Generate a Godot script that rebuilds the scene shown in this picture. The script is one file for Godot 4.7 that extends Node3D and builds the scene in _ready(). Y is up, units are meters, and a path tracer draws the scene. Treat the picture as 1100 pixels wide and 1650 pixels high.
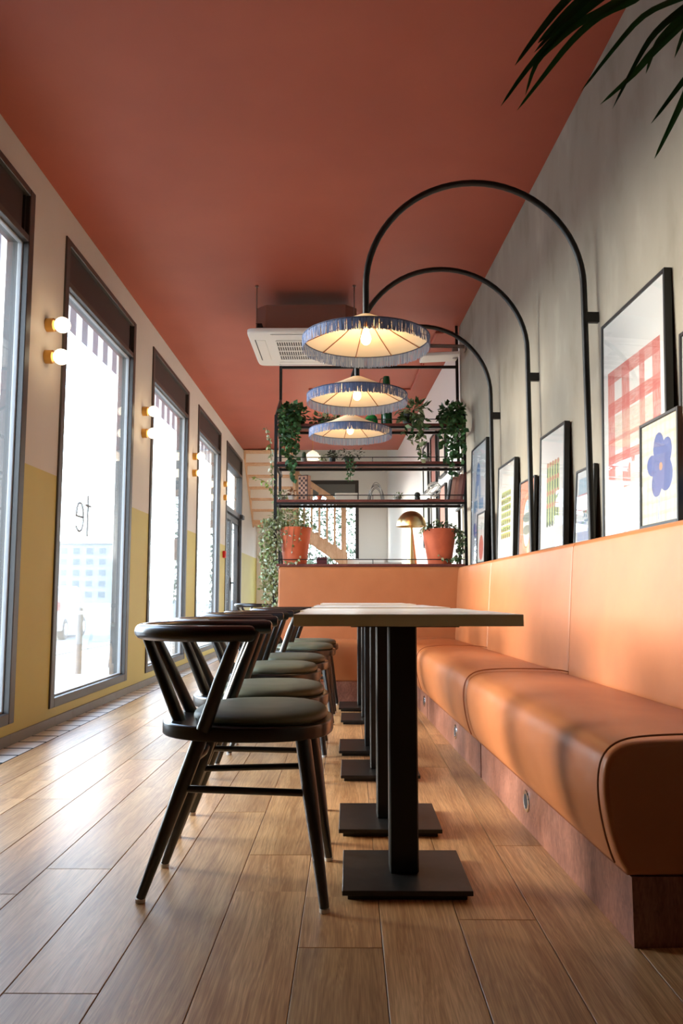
extends Node3D

# ---------------------------------------------------------------- mesh builder
class MB:
	var v := PackedVector3Array()
	var n := PackedVector3Array()
	var u := PackedVector2Array()
	var c := PackedColorArray()
	var ix := PackedInt32Array()
	var col := Color.WHITE
	var use_col := false

	func vt(p: Vector3, nn: Vector3, uv := Vector2.ZERO) -> int:
		v.append(p)
		n.append(nn)
		u.append(uv)
		if use_col:
			c.append(col)
		return v.size() - 1

	func tri(a: int, b: int, d: int) -> void:
		var g := (v[b] - v[a]).cross(v[d] - v[a])
		if g.dot(n[a] + n[b] + n[d]) > 0.0:
			ix.append_array(PackedInt32Array([a, d, b]))
		else:
			ix.append_array(PackedInt32Array([a, b, d]))

	func flat(p: Array, nn: Vector3, uv := []) -> void:
		var first := v.size()
		for i in p.size():
			vt(p[i], nn, uv[i] if uv.size() else Vector2.ZERO)
		for i in range(1, p.size() - 1):
			tri(first, first + i, first + i + 1)

	# flat polygon, normal pointing away from the point "inside"
	func face(p: Array, inside: Vector3) -> void:
		var nn: Vector3 = (p[1] - p[0]).cross(p[2] - p[0]).normalized()
		if nn.dot(p[0] - inside) < 0.0:
			nn = -nn
		flat(p, nn)

	func box(at: Vector3, s: Vector3, bev := 0.0, bs := Basis()) -> void:
		var h := s / 2
		var b := minf(bev, minf(h.x, minf(h.y, h.z)) * 0.9)
		for a in 3:
			var a1 := (a + 1) % 3
			var a2 := (a + 2) % 3
			for sg in [-1.0, 1.0]:
				var p := []
				var uv := []
				for q in [[-1.0, -1.0], [1.0, -1.0], [1.0, 1.0], [-1.0, 1.0]]:
					var w := Vector3.ZERO
					w[a] = sg * h[a]
					w[a1] = q[0] * (h[a1] - b)
					w[a2] = q[1] * (h[a2] - b)
					p.append(at + bs * w)
					if a == 1:
						uv.append(Vector2(w.x + h.x, w.z + h.z))
					elif a == 0:
						uv.append(Vector2(w.y, w.z + h.z))
					else:
						uv.append(Vector2(w.x + h.x, w.y))
				var nn := Vector3.ZERO
				nn[a] = sg
				flat(p, bs * nn, uv)
		if b <= 0.0:
			return
		for a in 3:
			var a1 := (a + 1) % 3
			var a2 := (a + 2) % 3
			for s1 in [-1.0, 1.0]:
				for s2 in [-1.0, 1.0]:
					var p := []
					for q in [[-1.0, 0], [1.0, 0], [1.0, 1], [-1.0, 1]]:
						var w := Vector3.ZERO
						w[a] = q[0] * (h[a] - b)
						w[a1] = s1 * (h[a1] - (b if q[1] == 1 else 0.0))
						w[a2] = s2 * (h[a2] - (0.0 if q[1] == 1 else b))
						p.append(at + bs * w)
					var nn := Vector3.ZERO
					nn[a1] = s1
					nn[a2] = s2
					flat(p, bs * nn.normalized(), [Vector2.ZERO, Vector2.ZERO, Vector2.ZERO, Vector2.ZERO])
		for sx in [-1.0, 1.0]:
			for sy in [-1.0, 1.0]:
				for sz in [-1.0, 1.0]:
					var sg := Vector3(sx, sy, sz)
					var p := []
					for a in 3:
						var w := sg * (h - Vector3(b, b, b))
						w[a] = sg[a] * h[a]
						p.append(at + bs * w)
					flat(p, bs * sg.normalized())

	# box given by two corners
	func bb(a: Vector3, b: Vector3, bev := 0.0) -> void:
		box((a + b) / 2, (b - a).abs(), bev)

	func tube(path: Array, r, sides := 10, caps := true) -> void:
		var m := path.size()
		var ref := Vector3.ZERO
		var rings := []
		for i in m:
			var d: Vector3 = (path[mini(i + 1, m - 1)] - path[maxi(i - 1, 0)]).normalized()
			if ref == Vector3.ZERO:
				ref = d.cross(Vector3.UP if absf(d.y) < 0.9 else Vector3.RIGHT).normalized()
			ref = (ref - d * ref.dot(d)).normalized()
			var o := d.cross(ref)
			var rr: float = r[i] if r is Array else r
			var ring := []
			for k in sides + 1:
				var an := TAU * k / sides
				var nn := ref * cos(an) + o * sin(an)
				ring.append(vt(path[i] + nn * rr, nn, Vector2(float(k) / sides, float(i) / m)))
			rings.append(ring)
			if caps and (i == 0 or i == m - 1):
				var p := []
				for k in sides:
					p.append(path[i] + (ref * cos(TAU * k / sides) + o * sin(TAU * k / sides)) * rr)
				flat(p, -d if i == 0 else d)
		for i in m - 1:
			for k in sides:
				tri(rings[i][k], rings[i][k + 1], rings[i + 1][k + 1])
				tri(rings[i][k], rings[i + 1][k + 1], rings[i + 1][k])

	# profile of (radius, height) turned round y; corners sharper than 35 degrees stay sharp
	func lathe(prof: Array, segs := 24, xf := Transform3D(), a0 := 0.0, a1 := TAU) -> void:
		for i in prof.size() - 1:
			var p: Vector2 = prof[i]
			var q: Vector2 = prof[i + 1]
			var d := (q - p).normalized()
			var n0 := Vector2(d.y, -d.x)
			var na := n0
			var nb := n0
			if i > 0:
				var e: Vector2 = (p - prof[i - 1]).normalized()
				if e.dot(d) > 0.8:
					na = (n0 + Vector2(e.y, -e.x)).normalized()
			if i < prof.size() - 2:
				var e: Vector2 = (prof[i + 2] - q).normalized()
				if e.dot(d) > 0.8:
					nb = (n0 + Vector2(e.y, -e.x)).normalized()
			var first := v.size()
			for k in segs + 1:
				var an := a0 + (a1 - a0) * k / segs
				var dr := Vector3(cos(an), 0, sin(an))
				vt(xf * (dr * p.x + Vector3(0, p.y, 0)), xf.basis * (dr * na.x + Vector3(0, na.y, 0)), Vector2(float(k) / segs, p.y))
				vt(xf * (dr * q.x + Vector3(0, q.y, 0)), xf.basis * (dr * nb.x + Vector3(0, nb.y, 0)), Vector2(float(k) / segs, q.y))
			for k in segs:
				var a := first + k * 2
				if p.x > 0.0001:
					tri(a, a + 2, a + 1)
				if q.x > 0.0001:
					tri(a + 1, a + 2, a + 3)

	# a 2-D outline (x, y) with a thickness along z, centred on z = 0
	func prism(poly: PackedVector2Array, depth: float, xf := Transform3D(), smooth := false) -> void:
		var t := Geometry2D.triangulate_polygon(poly)
		for sg in [-1.0, 1.0]:
			var first := v.size()
			for p in poly:
				vt(xf * Vector3(p.x, p.y, sg * depth / 2), xf.basis * Vector3(0, 0, sg), p)
			for i in range(0, t.size(), 3):
				tri(first + t[i], first + t[i + 1], first + t[i + 2])
		var cw := -1.0 if Geometry2D.is_polygon_clockwise(poly) else 1.0
		var m := poly.size()
		for i in m:
			var p := poly[i]
			var q := poly[(i + 1) % m]
			var d := (q - p).normalized()
			var np := Vector2(d.y, -d.x) * cw
			var nq := np
			if smooth:
				var e := (p - poly[(i + m - 1) % m]).normalized()
				var g := (poly[(i + 2) % m] - q).normalized()
				if e.dot(d) > 0.75:
					np = (np + Vector2(e.y, -e.x) * cw).normalized()
				if g.dot(d) > 0.75:
					nq = (nq + Vector2(g.y, -g.x) * cw).normalized()
			var f := v.size()
			for z in [-depth / 2, depth / 2]:
				vt(xf * Vector3(p.x, p.y, z), xf.basis * Vector3(np.x, np.y, 0))
				vt(xf * Vector3(q.x, q.y, z), xf.basis * Vector3(nq.x, nq.y, 0))
			tri(f, f + 1, f + 3)
			tri(f, f + 3, f + 2)

	# grid of points [row][column]; normals from the neighbours, turned by "out" (+1 / -1)
	func surf(g: Array, out := 1.0) -> void:
		var rows := g.size()
		var cols: int = g[0].size()
		var first := v.size()
		for i in rows:
			for j in cols:
				var du: Vector3 = g[i][mini(j + 1, cols - 1)] - g[i][maxi(j - 1, 0)]
				var dv: Vector3 = g[mini(i + 1, rows - 1)][j] - g[maxi(i - 1, 0)][j]
				vt(g[i][j], du.cross(dv).normalized() * out, Vector2(float(j) / (cols - 1), float(i) / (rows - 1)))
		for i in rows - 1:
			for j in cols - 1:
				var a := first + i * cols + j
				tri(a, a + 1, a + cols + 1)
				tri(a, a + cols + 1, a + cols)

	# a pointed leaf of six triangles, folded along its midrib and bent down
	func leaf(at: Vector3, dir: Vector3, up: Vector3, ln: float, wd: float, droop := 0.25) -> void:
		var d := dir.normalized()
		var s := d.cross(up).normalized()
		var nn := s.cross(d).normalized()
		var m := at + d * ln * 0.45 + nn * wd * 0.08
		var tip := at + d * ln - nn * ln * droop
		var l := at + d * ln * 0.38 + s * wd * 0.5 - nn * wd * 0.12
		var r := at + d * ln * 0.38 - s * wd * 0.5 - nn * wd * 0.12
		for q in [[l, 1.0], [r, -1.0]]:
			var k: Vector3 = (nn + s * 0.3 * q[1]).normalized()
			var a := vt(at, k)
			var b := vt(q[0], k)
			var e := vt(m, nn)
			var f := vt(tip, k)
			tri(a, b, e)
			tri(b, f, e)

	func mesh() -> ArrayMesh:
		var a := []
		a.resize(Mesh.ARRAY_MAX)
		a[Mesh.ARRAY_VERTEX] = v
		a[Mesh.ARRAY_NORMAL] = n
		a[Mesh.ARRAY_TEX_UV] = u
		if use_col:
			a[Mesh.ARRAY_COLOR] = c
		a[Mesh.ARRAY_INDEX] = ix
		var m := ArrayMesh.new()
		m.add_surface_from_arrays(Mesh.PRIMITIVE_TRIANGLES, a)
		return m


# ---------------------------------------------------------------- scene helpers
const TH := 0.039            # the right wall runs 2.2 degrees out of square
const WX := 1.332            # where its face meets z = 0
const CEIL := 3.35
const LX := -1.85            # face of the window wall

var M := {}
var used := {}
var rng := RandomNumberGenerator.new()


func numbered(called: String) -> String:
	if not used.has(called):
		used[called] = 0
		return called
	used[called] += 1
	return "%s_%03d" % [called, used[called]]


func tag(o: Node3D, label: String, category: String, group := "") -> void:
	o.set_meta("label", label)
	o.set_meta("category", category)
	if group != "":
		o.set_meta("group", group)


func thing(called: String, label: String, category: String, at := Vector3.ZERO, turn := 0.0, group := "") -> Node3D:
	var o := Node3D.new()
	o.name = numbered(called)
	add_child(o, true)
	o.position = at
	o.rotation.y = turn
	tag(o, label, category, group)
	return o


func part(called: String, mb, m: Material, parent: Node3D, at := Vector3.ZERO, label := "") -> MeshInstance3D:
	var o := MeshInstance3D.new()
	o.name = called
	o.mesh = mb.mesh() if mb is MB else mb
	o.material_override = m
	o.position = at
	parent.add_child(o, true)
	if label != "":
		o.set_meta("label", label)
	return o


func setting(called: String, mb, m: Material, label := "") -> Node3D:
	var o: Node3D
	if mb == null:
		o = Node3D.new()
	else:
		o = MeshInstance3D.new()
		o.mesh = mb.mesh() if mb is MB else mb
		o.material_override = m
	o.name = called
	o.set_meta("kind", "structure")
	if label != "":
		o.set_meta("label", label)
	add_child(o, true)
	return o


func copy(o: Node3D, label: String, at: Vector3, turn := 0.0) -> Node3D:
	var base := String(o.name)
	var c := o.duplicate()
	c.name = numbered(base)
	add_child(c, true)
	c.position = at
	c.rotation.y = turn
	c.set_meta("label", label)
	return c


# a point given by its distance from the right wall (s < 0 is in the room), its height and its distance along the wall
func W(s: float, y: float, t: float) -> Vector3:
	return Vector3(WX + s * cos(TH) - t * sin(TH), y, -s * sin(TH) - t * cos(TH))


func omni(parent: Node3D, at: Vector3, color: Color, energy: float, size: float) -> void:
	var l := OmniLight3D.new()
	l.name = "light"
	parent.add_child(l, true)
	l.position = at
	l.light_color = color
	l.light_energy = energy
	l.light_size = size
	l.omni_range = 20.0
	l.omni_attenuation = 2.0
	l.shadow_enabled = true


func c8(r: int, g: int, b: int) -> Color:
	return Color8(r, g, b)


func mat(key: String, color: Color, rough := 0.6, metal := 0.0) -> StandardMaterial3D:
	var m := StandardMaterial3D.new()
	m.resource_name = key
	m.albedo_color = color
	m.roughness = rough
	m.metallic = metal
	M[key] = m
	return m


func tri_tex(m: StandardMaterial3D, tex: Texture2D, scale: float, world := true) -> void:
	m.albedo_texture = tex
	m.uv1_triplanar = true
	m.uv1_world_triplanar = world
	m.uv1_scale = Vector3(scale, scale, scale)


# seamless mottled texture between colours, from noise of two scales
func mottle(size: int, sd: int, freq: float, cols: Array, gain := 1.0, stretch := 1) -> ImageTexture:
	var f := FastNoiseLite.new()
	f.seed = sd
	f.frequency = freq
	f.fractal_octaves = 5
	var a := f.get_seamless_image(size, size / stretch)
	if stretch > 1:
		a.resize(size, size, Image.INTERPOLATE_CUBIC)
	a.convert(Image.FORMAT_L8)
	var d := a.get_data()
	var lut := []
	for i in 256:
		var t := clampf((i / 255.0 - 0.5) * gain + 0.5, 0.0, 1.0) * (cols.size() - 1)
		var k := mini(int(t), cols.size() - 2)
		var q: Color = (cols[k] as Color).lerp(cols[k + 1], t - k)
		lut.append([q.r8, q.g8, q.b8])
	var o := PackedByteArray()
	o.resize(size * size * 3)
	for i in d.size():
		var q: Array = lut[d[i]]
		o[i * 3] = q[0]
		o[i * 3 + 1] = q[1]
		o[i * 3 + 2] = q[2]
	return ImageTexture.create_from_image(Image.create_from_data(size, size, false, Image.FORMAT_RGB8, o))


func grey_noise(size: int, sd: int, freq: float, oct := 4) -> ImageTexture:
	var f := FastNoiseLite.new()
	f.seed = sd
	f.frequency = freq
	f.fractal_octaves = oct
	return ImageTexture.create_from_image(f.get_seamless_image(size, size))


# wood: long grain along v with cathedral figure; u 0..1 is one plank's breadth times three
func wood_tex(w: int, h: int, sd: int, dark: Color, light: Color, fine := 1.0) -> ImageTexture:
	var f := FastNoiseLite.new()
	f.seed = sd
	f.frequency = 1.0
	f.fractal_octaves = 3
	var g := FastNoiseLite.new()
	g.seed = sd + 7
	g.frequency = 1.0
	g.fractal_octaves = 2
	var o := PackedByteArray()
	o.resize(w * h * 3)
	for y in h:
		var fy := float(y) / h
		for x in w:
			var fx := float(x) / w
			var warp := f.get_noise_2d(fx * 4.0, fy * 2.2)
			var ring := sin((fx * 16.0 + warp * 7.0) * TAU) * 0.5 + 0.5
			var pore := g.get_noise_2d(fx * 240.0 + warp * 5.0, fy * 15.0)
			var broad := f.get_noise_2d(fx * 6.0 + 40.0, fy * 2.5)
			var band := g.get_noise_2d(fx * 60.0 + warp * 3.0, fy * 3.0 + 9.0)
			var t := 0.5 + broad * 0.5 + (ring - 0.5) * 0.1 + pore * 0.45 * fine + band * 0.35
			var q := dark.lerp(light, clampf(t, 0.0, 1.0))
			var k := (y * w + x) * 3
			o[k] = q.r8
			o[k + 1] = q.g8
			o[k + 2] = q.b8
	return ImageTexture.create_from_image(Image.create_from_data(w, h, false, Image.FORMAT_RGB8, o))


func _ready() -> void:
	rng.seed = 20240
	# camera: 0.80 m above the floor, looking along the tables and a little up
	var cam := Camera3D.new()
	cam.name = "camera"
	add_child(cam)
	cam.position = Vector3(0, 0.80, 0)
	cam.rotation = Vector3(atan(137.0 / 1293.0), atan(13.0 / 1293.0), 0)
	cam.fov = rad_to_deg(2.0 * atan(825.0 / 1293.0))
	cam.near = 0.05
	cam.far = 600.0
	cam.current = true
	# bright overcast sky
	var env := Environment.new()
	var sky := Sky.new()
	var sm := ProceduralSkyMaterial.new()
	sm.sky_top_color = Color(0.62, 0.72, 0.84)
	sm.sky_horizon_color = Color(0.94, 0.99, 1.0)
	sm.sky_curve = 0.2
	sm.ground_horizon_color = Color(0.8, 0.8, 0.79)
	sm.ground_bottom_color = Color(0.6, 0.6, 0.6)
	sm.sky_energy_multiplier = 3.1
	sm.ground_energy_multiplier = 1.6
	sky.sky_material = sm
	env.background_mode = Environment.BG_SKY
	env.sky = sky
	env.ambient_light_source = Environment.AMBIENT_SOURCE_SKY
	env.tonemap_mode = Environment.TONE_MAPPER_LINEAR
	env.tonemap_exposure = 1.08
	env.sdfgi_enabled = true
	env.ssao_enabled = true
	env.ssil_enabled = true
	var we := WorldEnvironment.new()
	we.name = "environment"
	we.environment = env
	add_child(we)

	# low hazy sun from the street side, so veiled that its shadows have no edge
	var sun := DirectionalLight3D.new()
	sun.name = "sun"
	add_child(sun)
	sun.look_at_from_position(Vector3.ZERO, Vector3(0.95, -0.24, 0.22))
	sun.light_color = Color(1.0, 0.96, 0.88)
	sun.light_energy = 2.35
	sun.light_angular_distance = 24.0
	sun.sky_mode = DirectionalLight3D.SKY_MODE_LIGHT_ONLY
	sun.shadow_enabled = true

	materials()
	shell()
	windows()
	stairs()
	outside()
	benches()
	tables()
	chairs()
	pendants()
	pictures()
	sconces()
	ceiling_unit()
	shelf_unit()
	shelf_things()
	back_room()
	palm()


func materials() -> void:
	# sheen of oak-look boards: one grain texture, five boards cut from different places of it
	var oak := wood_tex(384, 1024, 11, c8(160, 115, 72), c8(226, 183, 131))
	for i in 5:
		var m := mat("oak_board_%d" % i, [Color(1, 1, 1), Color(0.93, 0.92, 0.9), Color(0.97, 0.95, 0.95), Color(0.88, 0.87, 0.85), Color(1, 0.98, 0.96)][i], 0.36)
		m.albedo_texture = oak
		m.uv1_scale = Vector3(1.0 / 0.62, 1.0 / 2.6, 1)
		m.uv1_offset = Vector3([0.0, 0.33, 0.61, 0.17, 0.8][i], [0.0, 0.21, 0.47, 0.7, 0.88][i], 0)
		m.metallic_specular = 0.5
	mat("subfloor", c8(48, 36, 28), 0.9)
	var plinth := mat("plinth_wood", Color(0.98, 0.9, 0.88), 0.4)
	plinth.albedo_texture = wood_tex(256, 512, 31, c8(118, 80, 64), c8(172, 128, 108))
	plinth.uv1_triplanar = true
	plinth.uv1_scale = Vector3(1.6, 1.6, 0.7)
	var terracotta := mat("terracotta_paint", Color.WHITE, 0.55)
	tri_tex(terracotta, mottle(512, 5, 0.008, [c8(157, 74, 53), c8(167, 82, 59)]), 0.25)
	var cream := mat("cream_paint", Color.WHITE, 0.7)
	tri_tex(cream, mottle(256, 6, 0.01, [c8(200, 193, 182), c8(206, 199, 189)]), 0.4)
	var yellow := mat("yellow_paint", Color.WHITE, 0.6)
	tri_tex(yellow, mottle(256, 7, 0.01, [c8(186, 170, 92), c8(192, 177, 99)]), 0.4)
	mat("white_paint", c8(240, 237, 230), 0.7)
	var concrete := mat("concrete_plaster", Color.WHITE, 0.8)
	tri_tex(concrete, mottle(1024, 8, 0.009, [c8(138, 129, 113), c8(152, 143, 127), c8(156, 147, 131), c8(170, 161, 145)], 1.1, 2), 0.3)
	mat("window_frame", c8(60, 56, 53), 0.4)
	mat("window_frame_dark", c8(46, 41, 39), 0.5)
	mat("gasket", c8(150, 150, 150), 0.4)
	var gl := mat("glass", Color(0.9, 0.95, 0.95, 0.04), 0.02)
	gl.transparency = BaseMaterial3D.TRANSPARENCY_ALPHA
	var leather := mat("orange_leather", Color.WHITE, 0.4)
	tri_tex(leather, mottle(256, 12, 0.012, [c8(182, 110, 65), c8(192, 119, 72)]), 1.2, false)
	mat("leather_piping", c8(158, 92, 54), 0.5)
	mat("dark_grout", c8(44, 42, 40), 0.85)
	mat("black_strip_port_shade", c8(30, 30, 30), 0.7)  # floor edge strip, and the painted dark inside of the grommets
	var bwood := mat("black_wood", c8(15, 15, 16), 0.34)
	bwood.clearcoat_enabled = true
	bwood.clearcoat = 0.6
	bwood.clearcoat_roughness = 0.18
	var pad := mat("green_leather", Color.WHITE, 0.5)
	tri_tex(pad, mottle(256, 14, 0.02, [c8(92, 98, 80), c8(104, 109, 90)]), 2.0, false)
	mat("white_glide", c8(206, 200, 190), 0.5)
	mat("black_metal", c8(24, 24, 23), 0.42, 0.2)
	var plate := mat("black_plate", Color.WHITE, 0.4, 0.2)
	tri_tex(plate, mottle(256, 15, 0.03, [c8(28, 28, 27), c8(30, 30, 29), c8(40, 40, 39)], 1.3), 2.0)
	mat("table_laminate", c8(226, 223, 216), 0.3)
	mat("table_edge", c8(222, 204, 160), 0.5)
	mat("chrome", c8(220, 220, 222), 0.18, 1.0)
	mat("brass", c8(206, 158, 86), 0.28, 1.0)
	mat("pale_brass", c8(228, 196, 138), 0.3, 1.0)
	mat("tile_white", c8(216, 208, 198), 0.4)
	mat("tile_grey", c8(120, 116, 110), 0.5)
	mat("black_paint", c8(22, 21, 20), 0.45)
	mat("palm_bark", c8(92, 74, 54), 0.8)
	leaf_mat("shrub_leaves")


# ---------------------------------------------------------------- room shell
func win_spans() -> Array:
	return [[-2.76, -4.475], [-5.005, -6.72], [-7.335, -9.05], [-9.62, -11.36], [-11.9, -13.65]]


func shell() -> void:
	# floor: boards in rows of 0.195 m, dark joints between them
	var fl := setting("floor", null, null, "warm oak board floor with dark joints")
	var sub := MB.new()
	sub.bb(Vector3(-2.1, -0.2, 5.4), Vector3(1.7, -0.0125, -16.2))
	part("subfloor", sub, M.subfloor, fl)
	var pm := MB.new()
	pm.box(Vector3.ZERO, Vector3(0.1932, 0.012, 1.7982), 0.0011)
	var mesh := pm.mesh()
	var joints := {3: -1.936, 5: -2.10, 6: -2.70, 0: -1.716, -1: -2.465, -4: -3.606, 1: -3.1, 2: -2.6, 4: -3.3}
	for r in range(-5, 11):
		var x0 := -0.705 + r * 0.195
		var z: float = joints.get(r, -2.0 - fposmod(r * 0.77, 1.8))
		while z < 5.2:
			z += 1.8
		while z > -16.0:
			var o := part("plank", mesh, M["oak_board_%d" % rng.randi_range(0, 4)], fl, Vector3(x0 + 0.0975, -0.006, z - 0.9))
			if rng.randf() < 0.5:
				o.rotation.y = PI
			z -= 1.8
	# strip of pale tiles with dark joints along the window wall, and the grey tiled skirting
	var tm := MB.new()
	tm.box(Vector3.ZERO, Vector3(0.158, 0.012, 0.166), 0.002)
	var tmesh := tm.mesh()
	var z := 2.0
	while z > -13.7:
		part("floor_tile", tmesh, M.tile_white, fl, Vector3(-1.766, -0.0065, z))
		z -= 0.19
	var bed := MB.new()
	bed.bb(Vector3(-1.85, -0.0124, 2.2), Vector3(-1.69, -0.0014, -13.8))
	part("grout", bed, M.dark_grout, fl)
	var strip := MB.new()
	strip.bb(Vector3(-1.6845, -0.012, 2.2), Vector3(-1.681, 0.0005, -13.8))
	part("edge_strip", strip, M.black_strip_port_shade, fl)
	var bs := setting("baseboard_left", null, null, "grey tiled skirting under the windows")
	var km := MB.new()
	km.box(Vector3.ZERO, Vector3(0.012, 0.058, 0.328), 0.001)
	var kmesh := km.mesh()
	z = 2.0
	while z > -11.7:
		part("skirting_tile", kmesh, M.tile_grey, bs, Vector3(LX + 0.006, 0.029, z))
		z -= 0.33
	# ceiling
	var ce := MB.new()
	ce.bb(Vector3(-1.972, CEIL, 5.4), Vector3(1.9, CEIL + 0.22, -13.8))
	setting("ceiling", ce, M.terracotta_paint, "matt terracotta red ceiling")
	# window wall: cream above, mustard below
	var up := MB.new()
	var lo := MB.new()
	var sp := win_spans()
	var edge := 5.4
	for i in sp.size() + 1:
		var e: float = sp[i][0] if i < sp.size() else -16.2
		up.bb(Vector3(-1.972, 1.56, edge), Vector3(LX, CEIL if i < sp.size() else 5.6, e))
		lo.bb(Vector3(-1.972, -0.2, edge), Vector3(LX, 1.56, e))
		if i < sp.size():
			up.bb(Vector3(-1.972, 3.15, e), Vector3(LX, CEIL, sp[i][1]))
			if i < sp.size() - 1:
				lo.bb(Vector3(-1.972, -0.2, e), Vector3(LX, 0.115, sp[i][1]))
			edge = sp[i][1]
	var wl := setting("wall_left", up, M.cream_paint, "cream upper wall between the tall windows")
	part("dado", lo, M.yellow_paint, wl, Vector3.ZERO, "mustard yellow painted lower wall")
	# right wall: bare plaster as far as the shelf, white beyond
	var wr := MB.new()
	var bs2 := Basis(Vector3.UP, TH)
	wr.box(W(0.11, 1.6, 0.91), Vector3(0.22, 3.9, 13.02), 0.0, bs2)
	setting("wall_right", wr, M.concrete_plaster, "bare grey concrete plaster wall")
	var wf := MB.new()
	wf.box(W(0.16, 2.7, 11.9), Vector3(0.22, 6.1, 8.96), 0.0, bs2)
	setting("wall_right_rear", wf, M.white_paint, "white wall behind the shelf unit")
	var fr := MB.new()
	fr.bb(Vector3(-2.1, -0.2, 5.2), Vector3(1.9, CEIL + 0.2, 5.4))
	setting("wall_front", fr, M.concrete_plaster, "plaster wall behind the viewer")
	# back wall with its tall window, the stairwell head over it
	var bk := MB.new()
	bk.bb(Vector3(-2.1, -0.2, -16.0), Vector3(-1.37, 5.6, -16.2))
	bk.bb(Vector3(0.185, -0.2, -16.0), Vector3(1.4, 5.6, -16.2))
	bk.bb(Vector3(-1.37, 3.14, -16.0), Vector3(0.185, 5.6, -16.2))
	bk.bb(Vector3(-1.37, -0.2, -16.0), Vector3(0.185, 0.1, -16.2))
	setting("wall_back", bk, M.white_paint, "white end wall behind the staircase")
	var hd := MB.new()
	hd.bb(Vector3(-2.1, 5.6, -13.4), Vector3(1.9, 5.8, -16.2))
	hd.bb(Vector3(-2.1, CEIL + 0.22, -13.6), Vector3(1.9, 5.6, -13.8))
	setting("ceiling_stairwell", hd, M.white_paint, "white head of the stairwell")


func ring_frame(mb: MB, z0: float, z1: float, y0: float, y1: float, side: float, bottom: float, top: float, x0: float, x1: float) -> void:
	mb.bb(Vector3(x0, y0, z0), Vector3(x1, y1, z0 - side), 0.004)
	mb.bb(Vector3(x0, y0, z1 + side), Vector3(x1, y1, z1), 0.004)
	mb.bb(Vector3(x0 + 0.001, y0, z0 - side), Vector3(x1 - 0.001, y0 + bottom, z1 + side), 0.003)
	mb.bb(Vector3(x0 + 0.001, y1 - top, z0 - side), Vector3(x1 - 0.001, y1, z1 + side), 0.003)


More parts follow.
